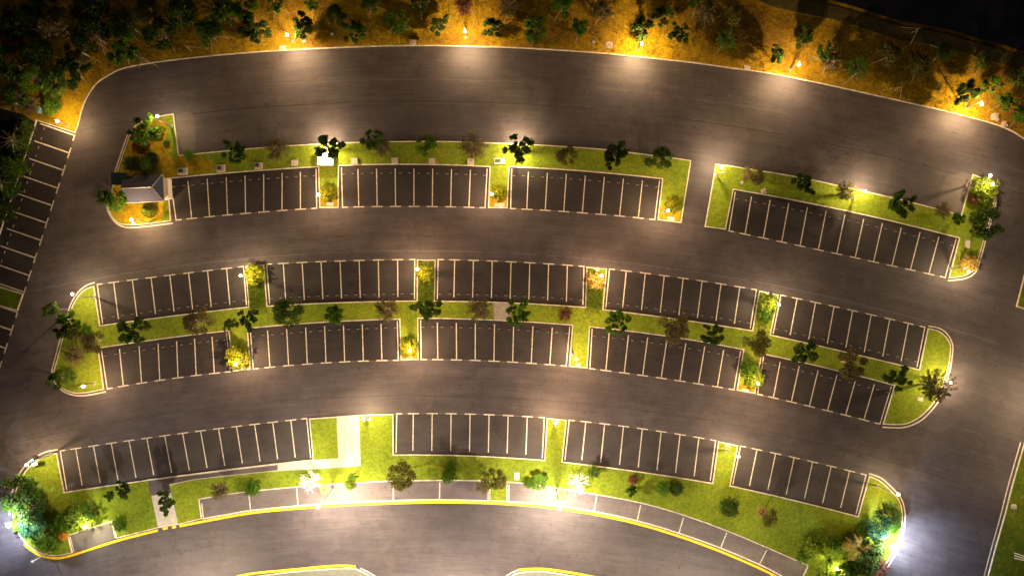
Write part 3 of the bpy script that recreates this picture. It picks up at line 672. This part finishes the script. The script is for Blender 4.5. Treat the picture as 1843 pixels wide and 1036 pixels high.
def proto(kind, i):
    k = (kind, i)
    if k not in PROTO:
        fn, leaf, bark, name, rr, hc, nv = KINDS[kind]; rd = random.Random(hash(kind.encode()[0] * 31 + len(kind) * 7 + i * 101) & 0xffff)
        t, c = fn(rd, leaf); PROTO[k] = (t.me('trunk', M[bark], True), c.me('crown', M[leaf]))
    return PROTO[k]
stk = MB()
CNT = {}
STAKE = MB(); STAKE.tube([(1.5, 0, 0), (.0, 0, 2.1)], [.028, .022], 5); STAKE = STAKE.me('support_stake', M['stake'])
def plant(px, py, r, kind, label, group=None, stakes=0, ring=None, seed=None, hs=1.0):
    fn, leaf, bark, name, rr, hc, nv = KINDS[kind]; k = r * S / rr
    CNT[kind] = CNT.get(kind, -1) + 1; rd = random.Random(int(px * 7 + py * 13))
    base = P(px, py, hc * k * hs); base.z = .1
    cat = 'bush' if 'bush' in name or 'shrub' in name else 'tree'
    o = empty(name, base, label, cat, group or ('bushes on the car park islands' if cat == 'bush' else 'trees planted round the car park'), rz=rd.random() * 6.28)
    o.scale = (k, k, k * hs)
    tm, cm = proto(kind, CNT[kind] % nv)
    link('trunk', tm, o); link('crown', cm, o)
    if stakes:
        a0 = rd.random() * 6.28
        for j in range(stakes):
            s = link('support_stake', STAKE, o); s.rotation_euler = (0, 0, a0 + j * 6.283 / 3 + rd.uniform(-.2, .2)); s.scale = (1.1 / k, 1.1 / k, .95 / k / hs)
    if ring:
        b = MB(); b.lathe([(.75, 0), (.7, .05), (.25, .09)], sides=14); q = b.build('mulch_ring', M[ring], o, True); q.scale = (1 / k, 1 / k, 1 / k)
    return o
T = plant
# top strip
T(340,279,9,'bush','tiny grey green sapling at the left end of the top strip')
T(421,271,23,'clumpyg','dense green tree above the first block, left of a thin brown tree')
T(496,266,23,'sparse','thin brown leaved tree above the first top block')
T(587,262,25,'clumpy','dark clumpy tree overhanging the bright white cabinet', hs=1.35)
T(668,253,22,'clumpyg','green clumpy tree touching a brown tree above the second top block')
T(688,264,18,'sparse','brown tree crowding the green clumpy tree above the second top block')
T(765,262,22,'roundg','dense green tree above the middle of the second top block')
T(851,262,27,'sparse','broad brown tree above the right end of the second top block')
T(934,266,27,'clumpy','gappy dark tree in front of the lamp between second and third blocks', hs=1.35)
T(1021,279,21,'roundo','olive brown tree above the left part of the third top block')
T(1108,276,26,'clumpy','dark green tree above the middle of the third top block')
T(1167,292,8,'bushd','tiny sapling left of the last tree before the cross lane', hs=1.5)
T(1192,285,22,'round','dark tree just left of the cross lane')
T(1355,315,22,'roundb','brown round tree at the left of the right hand strip')
T(1450,329,21,'clumpy','narrow dark tree between the brown round and the spiky brown tree')
T(1524,346,24,'spiky','spiky brown tree left of the kerb lamp on the right hand strip', hs=1.35)
T(1621,365,25,'clumpy','dark clumpy tree on the right hand strip under the wide road')
T(1700,378,17,'sparse','low straggly tree at the inner corner of the right hand strip')
T(1727,394,15,'clumpyg','small green clumpy tree at the inner corner by the right end island')
T(1772,341,22,'bushb','yellow green bush below the twin headed lamp')
T(1754,358,11,'bushr','small reddish bush left of the yellow green bush')
T(1779,400,33,'round','large dark round tree on the right end island')
T(1742,474,16,'strawbush','straw coloured bush at the bottom of the right end island')
T(590,347,14,'bushy','glowing yellow bush between the first and second top blocks')
T(897,348,13,'bushy','glowing yellow bush between the second and third top blocks')
T(1211,370,13,'bushy','glowing yellow bush beside the cross lane')
# hut island
T(262,233,27,'clumpyg','wide dark tree at the top of the hut island')
T(238,240,13,'clumpy','small dark tree leaning over the kerb of the hut island')
T(283,236,12,'bushb','bright green bush beside the wide tree of the hut island')
T(254,262,16,'bushr','dull red bush in the middle of the hut island')
T(236,295,14,'bushd','dark bush above the left end of the hut roof')
T(262,300,19,'round','dark bushy tree directly above the hut roof')
T(275,285,11,'bushd','dark bush right of the tree above the hut roof')
T(207,358,24,'roundg','green tree below the hut canopy')
T(181,353,16,'clumpy','dark clumpy tree reaching over the road left of the hut', hs=2.2)
T(266,378,14,'cone','conical green shrub between the hut and the lower lamp')
T(300,257,6,'bush','tiny shrub on the green lawn of the hut island')
# left island of the middle strip
T(83,558,14,'clumpy','dark clumpy tree furthest out over the left road', hs=3.4)
T(120,578,23,'clumpyg','green clumpy tree over the kerb of the left island')
T(153,596,14,'bush','round green bush near the top of the left island')
T(167,614,24,'roundb','grey brown round tree beside the round green bush')
T(104,600,13,'clumpy','small dark tree on the kerb of the left island', hs=1.7)
T(128,600,15,'sparse','thin brown tree between the left island kerb and the green bush')
T(130,640,22,'sparse','thin brown tree in the middle of the left island')
T(97,681,19,'clumpy','dark clumpy tree over the kerb at the lower left island', hs=1.3)
T(128,680,12,'loose','small loose green tree at the bottom of the left island')
# middle strip
T(236,597,28,'clumpy','broad dark tree between first blocks of second and third rows')
T(358,578,29,'roundb','dense brown green tree above the right part of the first third row block')
T(443,577,22,'clumpy','dark clumpy tree at the gap left of the first hedge foot')
T(412,583,14,'clumpy','small dark tree touching the clumpy tree near the first hedge')
T(519,563,30,'round','large dense dark tree right of the first hedge')
T(601,565,23,'clumpyg','dark green tree above the middle of the second third row block')
T(695,557,24,'sparse','thin brown tree left of the middle hedge foot')
T(768,556,25,'clumpy','dark clumpy tree at the foot of the middle hedge')
T(862,557,23,'sparse','thin brown tree left of the crossing path')
T(935,562,25,'clumpyg','dark green tree right of the crossing path')
T(1018,564,15,'redt','small reddish brown tree left of the third hedge foot')
T(1113,577,25,'clumpyg','green clumpy tree right of the third hedge foot')
T(1211,589,32,'roundb','large brown tree above the fourth third row block')
T(1284,607,22,'clumpy','dark tree between the large brown tree and the olive tree')
T(1361,617,28,'roundo','round olive tree where the lawn strips cross at the right')
T(1455,634,25,'clumpy','dark clumpy tree below the last second row block')
T(1533,654,31,'roundb','grey brown dense tree below the last second row block')
T(1622,680,24,'clumpy','dark clumpy tree left of the large spiky tree')
T(1688,699,36,'spiky','large spiky olive tree on the right end of the middle strip', hs=1.35)
T(459,494,18,'bushy','yellow lit bush at the top of the first hedge')
T(766,492,15,'bushy','yellow lit bush at the top of the middle hedge')
T(1072,505,15,'strawbush','straw coloured bush above the third hedge')
T(1381,549,17,'bushb','round green bush between the last two second row blocks')
T(1377,566,13,'bush','darker green bush below the round one between the last second row blocks')
T(428,641,21,'bushy','large glowing yellow bush between first and second third row blocks')
T(736,625,16,'bushy','glowing yellow bush between the second and third blocks, third row')
T(1358,680,17,'bushb','bright lower bush between the last third row blocks')
T(1346,664,15,'bush','green upper bush between the last third row blocks')
# bottom lawn
T(220,882,17,'clumpy','dark clumpy tree on the lawn below the long block')
T(196,892,12,'clumpyg','small green tree joined to the dark clumpy one on the left lawn')
T(295,905,20,'clumpy','dark clumpy tree over the concrete walkway')
T(216,942,13,'bush','green bush at the right corner of the small parking pad')
T(393,884,19,'sparse','thin brown tree at the left end of the lay-by', ring=None)
T(455,877,14,'bush','dense green shrub on the lay-by kerb left of the first white tree')
T(559,866,23,'bare','white bare tree glowing beside the left tan ring')
T(581,884,12,'baredark','small bare brown tree standing in the left tan ring', ring='ringsoil')
T(634,860,8,'clumpyg','upper small bright green shrub right of the left white tree', hs=.4)
T(629,872,9,'bushb','lower small bright green shrub right of the left white tree')
T(722,855,28,'roundo','round olive tree above the lay-by at left centre')
T(813,838,9,'bush','small upper bush of the narrow pair in the middle lawn')
T(808,855,13,'bush','long green bush of the narrow pair in the middle lawn')
T(888,863,25,'roundo','olive tree at the grass gap between the two lay-bys')
T(868,876,14,'sparse','brown thin tree leaning over the left lay-by end')
T(952,868,9,'bush','small dark green bush left of the bright clumpy bush')
T(972,864,17,'clumpyg','bright green clumpy bush left of the right white tree', hs=.4)
T(1040,870,23,'bare','white bare tree glowing beside the right tan ring')
T(1069,850,14,'loose','thin green shrub up right of the right white tree')
T(1011,891,11,'baredark','small bare brown tree standing in the right tan ring', ring='ringsoil')
T(1140,862,9,'bushr','small red bush at the top of the narrow green group')
T(1138,883,14,'clumpyg','narrow green tree below the small red bush')
T(1193,877,13,'bush','left half of the kidney shaped green bush')
T(1217,878,13,'bushd','darker right half of the kidney shaped green bush')
T(1312,912,17,'bushd','dark dense bush alone on the right part of the lawn')
T(1381,929,20,'roundo','small olive tree in an orange mulch ring', ring='mulch')
# bottom left group
T(30,884,34,'round','large dark tree over the road at the bottom left')
T(52,915,30,'round','dark green tree above the blue white lamp')
T(58,945,26,'teal','blue lit tree beside the blue white lamp')
T(62,880,18,'roundg','green tree on the inner side of the bottom left group')
T(75,965,20,'roundg','green tree below the bottom left lamp')
T(95,978,14,'bush','green bush near the bottom left kerb')
T(143,928,24,'bushb','glowing green bush at the top of the small parking pad')
T(165,918,17,'roundg','green tree at the upper right of the glowing bush')
T(120,936,18,'bush','green bush left of the glowing bush')
T(114,963,9,'busho','small orange bush left of the small parking pad')
T(78,938,12,'bush','small green bush right of the blue lit tree')
# bottom right group
T(1467,962,10,'bushb','small pointed top of the bright green hedge at lower right')
T(1459,985,20,'bushb','bright green hedge bush on the lay-by corner')
T(1446,998,13,'bush','green bush at the lowest left of the lower right group')
T(1480,978,17,'bushb','bright green bush touching the hedge bush at lower right')
T(1500,986,19,'bush','dark green round bush in the lower right group')
T(1494,1008,26,'palm','bright palm tree at the bottom edge near the lay-by corner')
T(1522,1002,22,'palm','green palm tree right of the bright palm')
T(1545,988,29,'palmpale','pale dry palm tree in a brown ring', ring='mulch')
T(1581,946,26,'teal','blue lit tree above the lower right lamp')
T(1560,1012,26,'round','dark green tree below the pale palm')
T(1598,925,24,'round','dark tree beside the bottom right kerb')
T(1560,950,19,'roundg','green tree between the pale palm and the blue lit tree')
T(1585,1022,20,'redt','dull purple tree at the bottom kerb by the lamp')
T(1520,1030,20,'roundg','green tree at the bottom edge left of the dark green tree')
T(1475,1034,16,'palm','small palm tree cut by the bottom edge of the picture')
T(1573,985,24,'round','dark tree immediately left of the dazzling lower right lamp')
T(1606,945,17,'roundg','green tree touching the kerb above the lower right lamp')
T(1534,1022,22,'loose','loose green tree below the pale palm')
T(1532,968,13,'bushd','dark bush above the pale palm')
T(1497,1030,18,'bushb','bright bush at the bottom edge beneath the bright palm')
T(40,940,20,'roundg','green tree just right of the dazzling lower left lamp')
T(22,905,20,'roundg','green tree over the lower left road edge')
T(100,945,13,'bush','green bush between the lower left trees and the glowing bush')
T(70,905,16,'bushd','dark bush at the inner edge of the lower left trees')
# woodland above the road
F = [(35,40,34,'round'),(62,88,30,'round'),(105,48,36,'roundb'),(18,112,32,'round'),(118,118,32,'clumpy'),(60,140,28,'roundg'),(165,62,34,'round'),(160,15,34,'round'),(222,85,30,'clumpyg'),(215,40,30,'loose'),(288,60,30,'round'),(265,18,24,'roundo'),(325,25,30,'round'),(374,60,28,'roundg'),(395,15,30,'loose'),
     (95,150,26,'loose'),(85,148,18,'bushd'),(30,170,24,'round'),(10,55,30,'redt'),(140,90,26,'roundb'),(80,10,30,'round'),(455,52,26,'clumpy'),(430,12,26,'clumpyg'),(543,44,28,'clumpy'),(495,10,18,'clumpy'),(606,28,24,'roundg'),(636,52,26,'clumpyg'),(560,8,18,'clumpyg'),(668,8,22,'roundg'),(713,38,28,'roundg'),
     (755,6,22,'round'),(790,42,22,'clumpy'),(835,10,20,'redt'),(887,44,24,'clumpy'),(914,12,22,'sparse'),(963,48,28,'clumpyg'),(1012,12,26,'roundg'),(1044,48,24,'clumpyg'),(1085,16,26,'sparse'),(1156,48,24,'clumpy'),(1192,26,22,'clumpyg'),(1222,58,24,'clumpy'),(1272,20,26,'sparse'),(1255,2,22,'round'),(1318,28,22,'roundo'),(1310,70,22,'loose'),
     (1402,96,20,'clumpy'),(1450,64,22,'clumpy'),(1487,96,22,'clumpy'),(1500,110,24,'sparse'),(1545,120,26,'loose'),(1600,100,28,'roundo'),(1655,118,26,'roundo'),(1700,90,22,'loose'),(1748,163,26,'clumpy'),(1790,150,20,'clumpyg'),(1815,180,26,'clumpyg'),(1835,140,24,'loose'),(1838,205,20,'roundg'),(1770,110,18,'loose'),
     (45,232,16,'bushd'),(35,262,20,'bushd'),(28,300,20,'bush'),(15,338,20,'bushd'),(6,380,20,'bushd'),(4,300,20,'round'),(52,190,16,'sparse'),(94,190,14,'bush'),(88,200,9,'bushb')]
F.sort()
zones = [(0, 200, 'of the dark woodland at the far top left'), (200, 460, 'of the dark woodland above the curved road corner'), (460, 760, 'of the verge right of the woodland'), (760, 1120, 'of the orange verge at top middle'), (1120, 1380, 'of the verge left of the scrub slope'), (1380, 1640, 'of the scrub slope at top right'), (1640, 1900, 'of the top right corner slope')]
zc = {}
look = {'round': 'dense dark tree', 'roundb': 'dull brown tree', 'clumpy': 'dark clumpy tree', 'roundg': 'dense green tree', 'clumpyg': 'green clumpy tree', 'loose': 'loose green tree', 'roundo': 'olive round tree', 'redt': 'reddish thin tree', 'sparse': 'thin brown tree', 'bushd': 'dark bush', 'bush': 'green bush', 'bushb': 'bright green bush'}
for x, y, r, k in F:
    for a, b, z in zones:
        if a <= x < b: break
    if x < 60 and y > 180 and y != 190: z = 'beside the left edge bays'
    zc[(z, look[k])] = zc.get((z, look[k]), 0) + 1; n = zc[(z, look[k])] - 1
    T(x, y, r * (1.05 if x < 460 else .86), k, '%s, %s from the left %s' % (look[k], ORD[n], z), 'trees of the woodland and verge', stakes=3 if (k[:4] != 'bush') else 0, hs=1.35 if (x, y) in ((543,44),(1156,48),(1402,96),(1748,163),(495,10),(1790,150)) else 1.0)
# young trees with only stakes showing
for i, (x, y) in enumerate([(345,92),(268,112),(232,103),(405,36),(250,58),(1480,115),(1530,140),(1610,163),(1690,140),(120,150),(150,122),(330,40),(190,85),(1640,60),(1830,178)]):
    o = empty('staked_sapling', P(x, y, 0.5), '%s staked sapling from the left, leafless, on the dark upper slope' % ORD[i % 14] if i < 14 else 'staked leafless sapling nearest the top right corner', 'sapling', 'staked saplings on the upper slope', rz=i * 1.3)
    b = MB(); b.tube([(0, 0, 0), (.03, 0, 1.4), (0, .05, 2.6)], [.035, .025, .01], 5); b.tube([(0.02, 0, 1.5), (.3, .2, 2.3)], [.015, .006], 4); b.build('trunk', M['palebark'], o)
    for j in range(3 if i % 2 else 2):
        s = link('support_stake', STAKE, o); s.rotation_euler = (0, 0, j * 2.1 + .3)

# hedges
def hedge(poly, label, n=5200, h=.85, mat='L_hedge'):
    w = clean(poly); cx = sum((p for p in w), Vector()) / len(w)
    o = empty('hedge', Vector((cx.x, cx.y, .1)), label, 'hedge', 'hedges between the second row blocks')
    rd = random.Random(int(cx.x * 10)); c = MB(); a, b, d, e = w; t = MB()
    for k in range(n):
        u, v = rd.random(), rd.random(); p = a.lerp(b, u).lerp(e.lerp(d, u), v) - cx
        zz = h * (.75 + .35 * mnoise.noise(p * 1.3)) * (1 - rd.random() ** 3 * .7)
        c.leaf((p.x, p.y, zz), rd.uniform(.09, .17), rd)
    for k in range(14):
        u, v = rd.random(), rd.random(); p = a.lerp(b, u).lerp(e.lerp(d, u), v) - cx; t.tube([(p.x, p.y, 0), (p.x + .05, p.y, h * .6)], [.02, .01], 4)
    c.build('foliage', M[mat], o); t.build('stems', M['bark'], o)
hedge([(447,486),(472,483),(477,553),(451,556)], 'dark green hedge left of the second row second block')
hedge([(754,471),(780,471),(779,547),(754,547)], 'dark green hedge in the middle of the second row')
hedge([(1057,518),(1084,520),(1082,556),(1055,553)], 'short dark green hedge right of the third second row block', 2600)
hedge([(1058,484),(1067,485),(1066,498),(1057,497)], 'small bright corner of hedge beside the third hedge slab', 500, .5, 'L_bright')
hedge([(36,235),(62,225),(18,365),(-8,360)], 'dark hedge strip outside the left edge bays', 5200, .8, 'L_dark')

# straw tussocks over the lit verge and islands: ground cover
def scatter(name, region, n, mat, sz, zb, seed):
    rd = random.Random(seed); c = MB(); w = [P(*p) for p in region]; xs = [p.x for p in w]; ys = [p.y for p in w]
    def inside(x, y):
        r = False; j = len(w) - 1
        for i in range(len(w)):
            if (w[i].y > y) != (w[j].y > y) and x < (w[j].x - w[i].x) * (y - w[i].y) / (w[j].y - w[i].y) + w[i].x: r = not r
            j = i
        return r
    k = 0
    while k < n:
        x, y = rd.uniform(min(xs), max(xs)), rd.uniform(min(ys), max(ys))
        if not inside(x, y): continue
        if mnoise.noise(Vector((x * .5, y * .5, seed))) < rd.uniform(-.6, .3): k += .3; continue
        k += 1
        for q in range(2):
            c.leaf((x + rd.gauss(0, .12), y + rd.gauss(0, .12), zb + rd.random() * .14), rd.uniform(*sz), rd, asp=.3)
    tag(c.build(name, M[mat]), 'low straw and leaf litter covering ' + {'a': 'the verge above the road', 'b': 'the hut island', 'c': 'the left corner soil'}[region_key], 'ground cover', kind='stuff')
region_key = 'a'
scatter('grass_tufts', [(150,185),(190,132),(300,105),(500,88),(760,78),(920,82),(1250,108),(1530,155),(1830,235),(1843,200),(1843,130),(1560,60),(1300,0),(160,0),(100,60),(60,150)], 16000, 'L_straw', (.16, .34), .12, 3)
region_key = 'b'
scatter('grass_tufts', [(255,225),(290,225),(300,280),(330,315),(298,322),(303,392),(231,398),(205,384),(203,360),(222,310)], 1600, 'L_straw', (.1, .22), .12, 5)

# ------------------------------------------------------------------ the hut
hc = P(271, 342.5); hut = empty('service_hut', Vector((hc.x, hc.y, .1)), 'small service hut with a grey hipped roof on the dry island', 'hut', rz=R(2.5))
HX, HY, WH = 2.35, 1.45, 2.2
b = MB(); b.box((0, 0, WH / 2), (HX * 2, HY * 2, WH)); b.build('wall', M['wall'], hut)
def roofslope(name, pts, mat, par): 
    bm = MB(); bm.v = [Vector(p) for p in pts] + [Vector(p) + Vector((0, 0, .08)) for p in pts]; n = len(pts)
    bm.f = [tuple(range(n))[::-1], tuple(range(n, 2*n))] + [(i, (i+1) % n, n+(i+1) % n, n+i) for i in range(n)]
    return bm.build(name, mat, par)
ex, ey, ez, rz_ = HX + .25, HY + .3, WH, WH + .95
roofslope('roof', [(-ex, -ey, ez), (ex, -ey, ez), (ex - 1.1, 0, rz_), (-ex, 0, rz_)], M['rooflit'], hut)
roofslope('roof', [(ex, ey, ez), (-ex, ey, ez), (-ex, 0, rz_), (ex - 1.1, 0, rz_)], M['roof'], hut)
roofslope('roof', [(ex, -ey, ez), (ex, ey, ez), (ex - 1.1, 0, rz_)], M['rooflit'], hut)
b = MB(); b.tube([(-ex, 0, rz_ + .1), (ex - 1.1, 0, rz_ + .1)], .05, 5); b.tube([(ex - 1.1, 0, rz_ + .1), (ex, ey, ez + .1)], .04, 5); b.tube([(ex - 1.1, 0, rz_ + .1), (ex, -ey, ez + .1)], .04, 5); b.build('ridge_cap', M['metal'], hut)
b = MB(); b.tube([(-ex, -ey - .06, ez), (ex, -ey - .06, ez)], .06, 6); b.tube([(ex + .06, -ey, ez), (ex + .06, ey, ez)], .06, 6); b.build('gutter', M['boxwhite'], hut)
b = MB(); b.box((.5, -HY - .03, 1.3), (1.1, .05, .8)); w_ = b.build('window', M['glasswin'], hut)
b = MB(); [b.box((.5 + dx, -HY - .06, 1.3), (.06, .05, .9)) for dx in (-.58, 0, .58)]; b.box((.5, -HY - .065, 1.73), (1.2, .06, .06)); b.box((.5, -HY - .065, .87), (1.2, .06, .06)); b.build('window_frame', M['signwhite'], w_)
b = MB(); b.box((-1.3, -HY - .03, 1.0), (.85, .05, 2.0)); d_ = b.build('door', M['doorm'], hut)
b = MB(); b.box((-1.0, -HY - .08, 1.0), (.05, .05, .18)); b.build('handle', M['metal'], d_)
b = MB(); b.box((HX + .35, 0, .75), (.5, HY * 2 - .2, 1.5)); b.build('side_store', M['wall'], hut)
cc = P(214, 321.5, 2.6); can = empty('canopy', Vector((cc.x, cc.y, .1)), 'dark teal flat canopy beside the hut at the road edge', 'canopy', rz=R(-2))
b = MB(); b.box((0, 0, 2.5), (2.1, 1.6, .1)); b.build('roof_sheet', M['teal'], can)
b = MB(); b.box((0, -.83, 2.45), (2.1, .05, .2)); b.build('fascia', M['tealedge'], can)
for x in (-.95, .95):
    for y in (-.7, .7):
        b = MB(); b.box((x, y, 1.22), (.07, .07, 2.44)); b.build('post', M['metal'], can)

# ------------------------------------------------------------------ small ground furniture
def cover(px, py, wx, wy, label, h=.12, rz=0, detail=True, name='concrete_cover', mat='boxwhite', cat='cover'):
    c = P(px, py, h); o = empty(name, Vector((c.x, c.y, .11)), label, cat, 'concrete covers and cabinets', rz=rz); wx *= S; wy *= S
    b = MB(); b.box((0, 0, h / 2), (wx, wy, h), top=.97); b.build('slab', M[mat], o)
    if detail:
        b = MB(); b.box((wx * -.15, wy * .05, h + .02), (wx * .5, wy * .5, .04)); b.build('hatch', M['darkmetal'], o)
    return o
for i, (x, y, wx, wy, h, lb) in enumerate([(328,308,17,12,.35,'pale concrete box with a dark hatch at the brown left end of the strip'), (397,303,15,13,.35,'concrete box with a grille below the first green tree'), (465,298,14,11,.3,'concrete box below the first brown tree'), (530,293,12,10,.25,'small concrete box left of the bright cabinet'),
        (638,290,11,11,.3,'concrete box at the left end of the second block'), (710,289,11,10,.3,'concrete box below the paired green and brown trees'), (777,289,11,9,.25,'concrete box above the middle of the second block'), (847,291,12,12,.3,'concrete box at the right end of the second block'), (899,290,20,11,.2,'wide concrete slab with a small dark valve between blocks')]):
    cover(x, y, wx, wy, lb, h, rz=R(3), detail=i in (0, 1, 2, 8))
cb = cover(585.5, 286, 26, 21, 'large bright white cabinet below the lamp and dark clumpy tree', 1.0, detail=False, name='white_cabinet', mat='signwhite', cat='cabinet')
b = MB(); b.box((0, 0, 1.03), (2.1, 1.7, .06)); b.build('lid', M['signwhite'], cb); b = MB(); b.box((0, -.81, .5), (1.2, .03, .8)); b.build('door', M['boxwhite'], cb)
for x, y, wx, wy, lb in [(1096,81.5,14,13,'square concrete cover on the orange verge left of the third lamp'), (1344.6,123,12,9,'square concrete cover at the kerb before the scrub slope'), (509,86.6,12,8,'concrete cover at the kerb below the first top lamp'), (743,77,12,10,'concrete cover on the verge at the kerb left of the second top lamp'), (930,856,10,14,'white upright cover on the lawn between the lay-bys'),
        (594,367,13,7,'pale slab in front of the first yellow top bush'), (899,369,18,7,'pale slab in front of the second yellow top bush'), (1207,394,14,8,'pale slab in front of the bush by the cross lane'), (456,482,12,8,'pale slab at the head of the first hedge'), (766,471,12,7,'pale slab at the head of the middle hedge'), (1073,485,10,8,'pale slab at the head of the third hedge'), (1384,528.5,10,6,'pale slab above the round green bush'),
        (436,661,10,6,'pale slab below the large yellow bush'), (737,643,12,6,'pale slab below the small yellow third row bush'), (1040,656.5,10,6,'pale slab at the end of the bare third row strip'), (1341,702,14,6,'pale slab below the green and yellow bush'), (1001,757,10,8,'pale slab at the lane end of the narrow bottom strip'), (664,753.5,8,6,'white valve box on the lawn right of the concrete path'), (1310,800,10,7,'pale slab at the head of the strip before the last bottom block'), (1656,718,10,7,'pale slab under the large spiky tree'), (1741,439,9,14,'grey slab on the right end island')]:
    cover(x, y, wx, wy, lb, .06, detail=False, rz=R(-8 if x > 1200 else 0))
def rock(px, py, r, label):
    bm = bmesh.new(); bmesh.ops.create_icosphere(bm, subdivisions=3, radius=r * S)
    for v in bm.verts: v.co *= 1 + .35 * mnoise.noise(v.co * 2.2 / (r * S) + Vector((px, py, 0))); v.co.z *= .55
    me = bpy.data.meshes.new('boulder'); bm.to_mesh(me); bm.free(); me.materials.append(M['rock']); o = link('boulder', me); c = P(px, py); o.location = (c.x, c.y, .18); tag(o, label, 'boulder', 'pale boulders on the verges')
rock(1790,211.5,8,'larger pale boulder below the top right lamp'); rock(1807,224,6,'smaller pale boulder nearest the top right road corner'); rock(1374,345,5,'pale boulder on the lawn below the brown round tree')
rock(598,61,3,'small stone on the orange verge right of the first lamp'); rock(1068,76,3,'small stone left of the square verge cover'); rock(547,74,4,'pale stone below the clumpy tree at top'); rock(1824,911,5,'orange lit rock on the right hand verge'); rock(1335,329,3,'small stone at the foot of the brown round tree')
# blue cabinet at the left corner
c = P(66, 197, 1); o = empty('utility_cabinet', Vector((c.x, c.y, .1)), 'small blue utility cabinet at the woodland corner above the left bays', 'cabinet', rz=R(-20))
b = MB(); b.box((0, 0, .5), (.75, .75, 1.0)); b.build('body', M['cabinet'], o); b = MB(); b.box((0, 0, 1.03), (.9, .9, .06)); b.build('lid', M['cabinet'], o)
# sign near the bottom-left lamp
c = P(62, 835, 2); o = empty('sign_board', Vector((c.x, c.y, .1)), 'small white sign on a post beside the bottom left lamp', 'sign', rz=R(12))
b = MB(); b.tube([(0, .05, 0), (0, .05, 2.0)], .03, 6); b.build('post', M['metal'], o)
b = MB(); b.box((0, 0, 1.9), (.75, .35, .05)); pn = b.build('panel', M['signwhite'], o)
b = MB(); [b.box((x_, 0, 1.93), (.05, .2, .01)) for x_ in (-.2, -.05, .1)]; b.box((.15, .08, 1.93), (.15, .04, .01)); b.build('lettering', M['darkmetal'], pn)
c = P(57, 829, 2); o = tag(empty('blue_sign', Vector((c.x, c.y, .1)), 'tiny blue sign on a short post above the white sign', 'sign'))
b = MB(); b.tube([(0, 0, 0), (0, 0, 1.9)], .03, 6); b.build('post', M['metal'], o); b = MB(); b.box((0, .05, 1.8), (.45, .2, .05), rot=.5); b.build('panel', M['signblue'], o)
# bare radial trees on the left edge
for (x, y, r, lb) in ((22,252,28,'pale leafless spoke branched tree left of the top left bays'), (2,330,24,'pale leafless spoke branched tree cut by the left edge'), (27,186,20,'pale leafless tree at the edge of the woodland at left')):
    c = P(x, y, 2.5); o = empty('leafless_tree', Vector((c.x, c.y, .1)), lb, 'tree', 'leafless trees at the left edge'); rd = random.Random(int(x * 3))
    t = MB(); t.tube([(-.9 if x < 25 else 0, -2.5 if x < 25 else 0, 0), (0, 0, 2.4)], [.09, .06], 6); t.build('trunk', M['whitebark'], o)
    t = MB()
    for k in range(13):
        a = k * .483 + rd.uniform(-.15, .15); L = r * S * rd.uniform(.5, 1.05); t.tube([(0, 0, 2.4), (math.cos(a) * L, math.sin(a) * L, 2.4 + rd.uniform(-.3, .8))], [.02, .008], 4)
    t.build('branches', M['palebark'], o)
# fallen white poles on the right verge
c = P(1836, 1000); o = empty('pole_stack', Vector((c.x, c.y, .15)), 'white poles lying on the right hand verge', 'poles')
for k in range(3):
    b = MB(); b.tube([(-.9, .5 - k * .35, .05 + k * .02), (1.4, -.3 - k * .2, .08)], .05, 6); b.build('pole', M['whitebark'], o)
